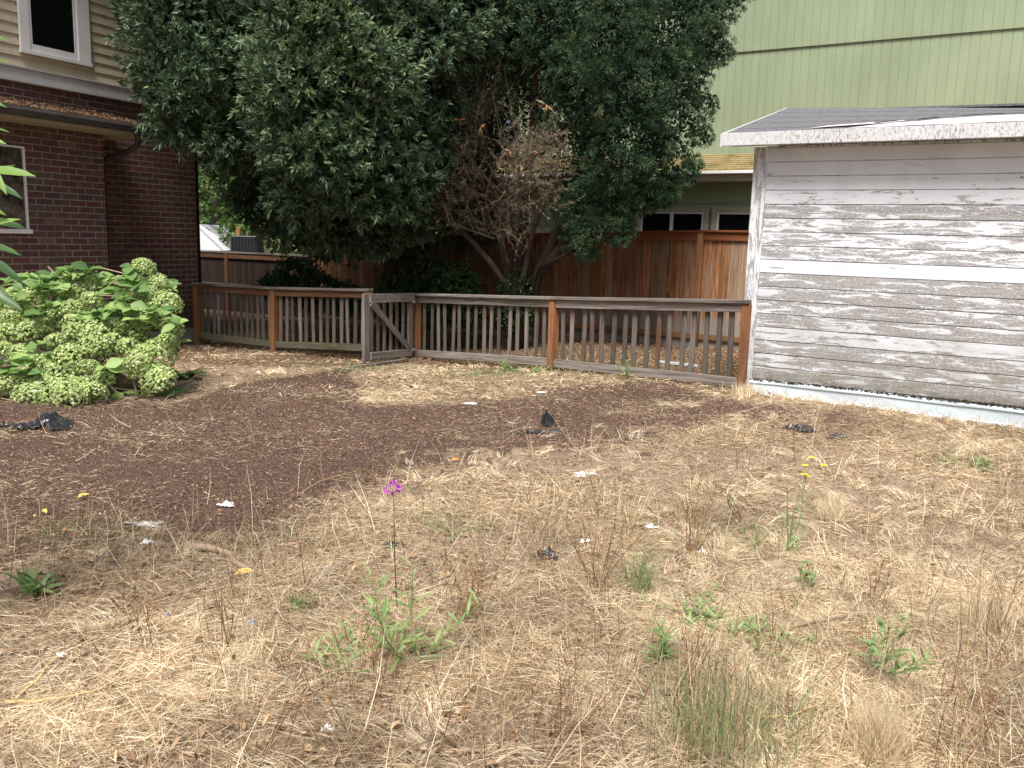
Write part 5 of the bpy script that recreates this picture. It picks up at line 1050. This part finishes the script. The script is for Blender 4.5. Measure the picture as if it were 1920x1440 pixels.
# plank at the gate foot, white stick and slab behind the fence
a, b_ = gp(660, 692), gp(765, 678)
tag(beam('weathered_plank', a + Vector((0, 0, .02)), b_ + Vector((0, 0, .03)), .05, .03, M['rail'], None, Vector((0, 0, 0))), 'thin grey plank lying on the ground in front of the gate', 'plank')
a, b_ = atY(1233, 696, 10.6), atY(1308, 695, 10.1); a.z = float(gz(a.x, a.y)); b_.z = float(gz(b_.x, b_.y))
tag(beam('white_stick', a + Vector((0, 0, .03)), b_ + Vector((0, 0, .03)), .03, .03, M['white_metal'], None, Vector((0, 0, 0))), 'white painted stick on the leaves behind the picket fence', 'stick')
g0 = gp(425, 641); mb = MB(); mb.box(-.30, .30, -.18, .18, -.03, .03); tag(mb.build('paving_slab', M['concrete'], loc=g0 + Vector((0, .1, .01)), rot=(0, .03, .4), bevel=.01), 'pale concrete slab half under the left picket fence', 'slab')
def rock(name, label, px, py, s, m):
    g = gp(px, py); d = rvec(60); import bmesh
    bm = bmesh.new(); bmesh.ops.create_icosphere(bm, subdivisions=3, radius=1)
    for v in bm.verts: k = 1 + .18 * math.sin(v.co.x * 3 + px) * math.sin(v.co.y * 4) + .1 * math.sin(v.co.z * 7 + v.co.x * 5); v.co = Vector((v.co.x * s[0] * k, v.co.y * s[1] * k, v.co.z * s[2] * k))
    me = bpy.data.meshes.new(name); bm.to_mesh(me); bm.free(); me.materials.append(m); o = bpy.data.objects.new(name, me); COL.objects.link(o); o.location = g + Vector((0, 0, s[2] * .3)); o.rotation_euler = (0, 0, px); return tag(o, label, 'stone')
rock('stone', 'rounded grey stone on the dry grass left of the pink flower', 617, 1075, (.035, .025, .02), M['grey_stone'])
rock('brick_chip', 'small red brick chip in the grass at the right', 1782, 1280, (.012, .010, .009), plain('brick_chip', (.35, .12, .07), .9))
def scrap(name, label, cat, px, py, wpx, m, hgt=.04, n=14, seed=1, aspect=.6, group=None, peak=1.0):
    """crumpled sheet lying on the ground, ragged outline"""
    n = int(n * 1.7); wpx *= 1.2; g = np.random.default_rng(seed); c = gp(px, py); sc_ = c.y / F; w2 = wpx * sc_ / 2; V = []; Fc = []; idx = {}
    ph = g.uniform(0, 6, 8)
    for i in range(n + 1):
        for j in range(n + 1):
            u, v = i / n * 2 - 1, j / n * 2 - 1; r = math.hypot(u, v); a = math.atan2(v, u); lim = .72 + .20 * math.sin(a * 3 + ph[0]) + .14 * math.sin(a * 5 + ph[1]) + .08 * math.sin(a * 11 + ph[2])
            if r > lim * 1.12: continue
            rid = (1 - abs(math.sin(u * 3.7 + v * 1.9 + ph[3] + .8 * math.sin(v * 2.3 + ph[4])))) * .6 + (1 - abs(math.sin(v * 4.9 - u * 2.2 + ph[5]))) * .35 + (1 - abs(math.sin(u * 9 + v * 7 + ph[6]))) * .14; h = hgt * peak * rid * max(0, 1 - (r / lim) ** 2 * .85) + g.uniform(0, .04) * hgt
            idx[i, j] = len(V); x, y = c.x + u * w2, c.y + v * w2 * aspect; V.append((x - c.x, y - c.y, float(gz(x, y)) - c.z + .012 + h))
    for i in range(n):
        for j in range(n):
            q = [(i, j), (i + 1, j), (i + 1, j + 1), (i, j + 1)]
            if all(k in idx for k in q): Fc.append([idx[k] for k in q])
    o = npmesh(name, V, np.array(Fc), m, None, np.zeros(len(V)), loc=c)
    sd_ = o.modifiers.new('thick', 'SOLIDIFY'); sd_.thickness = .0015
    return tag(o, label, cat, group)
bp = NT('black_film', .35, .5).col((.018, .019, .022)).m; wp = NT('white_paper', .8, .2).col((.78, .78, .80)).m; cl = NT('clear_film', .25, .6).col((.40, .38, .35)).m; bl_ = NT('blue_film', .4, .4).col((.06, .16, .42)).m
BG = 'scraps of black plastic film'; WG = 'small scraps of white litter'
scrap('plastic_sheet', 'largest crumpled black plastic scrap, on the mulch below the hydrangea', 'plastic scrap', 88, 799, 112, bp, .10, 18, 1, .9, BG)
scrap('plastic_sheet', 'flat dark plastic strip at the left edge beside the biggest black scrap', 'plastic scrap', 5, 800, 46, bp, .03, 12, 2, .5, BG)
scrap('plastic_sheet', 'upright grey black plastic scrap standing in the middle of the yard', 'plastic scrap', 1028, 800, 30, bp, .16, 12, 3, .6, BG)
scrap('plastic_sheet', 'thin black plastic strip lying in front of the upright scrap', 'plastic scrap', 1010, 812, 92, bp, .022, 16, 4, .25, BG)
scrap('plastic_sheet', 'flat black plastic scrap on the ground in front of the shed', 'plastic scrap', 1500, 806, 58, bp, .05, 14, 5, .8, BG)
scrap('plastic_sheet', 'smaller black plastic scrap, right of the flat one before the shed', 'plastic scrap', 1568, 822, 42, bp, .035, 12, 6, .5, BG)
scrap('plastic_sheet', 'crumpled black plastic scrap among the dry stalks', 'plastic scrap', 1025, 1045, 44, bp, .05, 12, 7, 1.0, BG)
scrap('plastic_sheet', 'small black plastic scrap beneath the pink flower', 'plastic scrap', 737, 1027, 44, bp, .03, 12, 8, .4, BG)
for i, (px, py, w_, h, lb) in enumerate(((1095, 893, 44, .02, 'white scrap lying in the centre of the yard'), (1316, 1041, 24, .03, 'white scrap caught in the dry stalks on the right'), (276, 1022, 26, .025, 'white folded scrap on the mulch at left'), (425, 951, 34, .025, 'white torn scrap on the mulch left of the pink flower'), (1220, 992, 26, .02, 'white scrap left of the tall green tufted stalks'),
        (1097, 1018, 34, .015, 'white flakes right of the black scrap in the stalks'), (615, 1375, 28, .02, 'white crumpled scrap at the bottom left of centre'), (882, 759, 30, .012, 'thin white scrap near the top of the mulch'), (1015, 738, 26, .01, 'white sliver below the middle orange post'), (1332, 1176, 12, .015, 'tiny white scrap beside the low green weed'), (1315, 1254, 16, .01, 'white flake above the green grass tuft'), (115, 1234, 22, .01, 'pale scrap in the straw by the leaning cane'))):
    scrap('paper_scrap', lb, 'litter', px, py, w_ * .95, wp, h * 1.25, 9, 20 + i, .7, WG)
scrap('clear_wrapper', 'clear plastic wrapper lying on the mulch edge at left', 'litter', 275, 987, 74, cl, .02, 12, 50, .5)
scrap('blue_scrap', 'bright blue plastic scrap in the dry grass', 'litter', 472, 1173, 17, bl_, .01, 8, 51, .8)
scrap('blue_scrap', 'dull blue scrap left of the bright blue one', 'litter', 315, 1157, 14, bl_, .008, 8, 52, .8)
# single fallen leaves that stand out
ol = NT('orange_leaf', .6, .2).col((.62, .25, .06)).m; yl2 = NT('yellow_leaf', .6, .2).col((.66, .46, .12)).m
for px, py, L_, m_, lb, az in ((845, 866, .06, ol, 'bright orange fallen leaf in the middle of the yard', .3), (145, 937, .075, yl2, 'upper of two yellow fallen leaves on the left mulch', 1.0), (88, 966, .065, yl2, 'lower of two yellow fallen leaves on the left mulch', 2.4), (438, 1083, .09, yl2, 'large curled yellow leaf beside the brown root', .5), (120, 1000, .05, ol, 'orange fallen leaf on the dark mulch near the left edge', 2)):
    g = gp(px, py); V, T = flat_geo(np.array([[0, 0, .012]]), np.array([[math.cos(az), math.sin(az), .15]]), np.array([[0, -.4, 1.]]), L_, L_ * .22, .1, .5); o = npmesh('fallen_leaf', V, T, m_, None, np.zeros(len(V)), loc=g); tag(o, lb, 'leaf', 'bright fallen leaves')
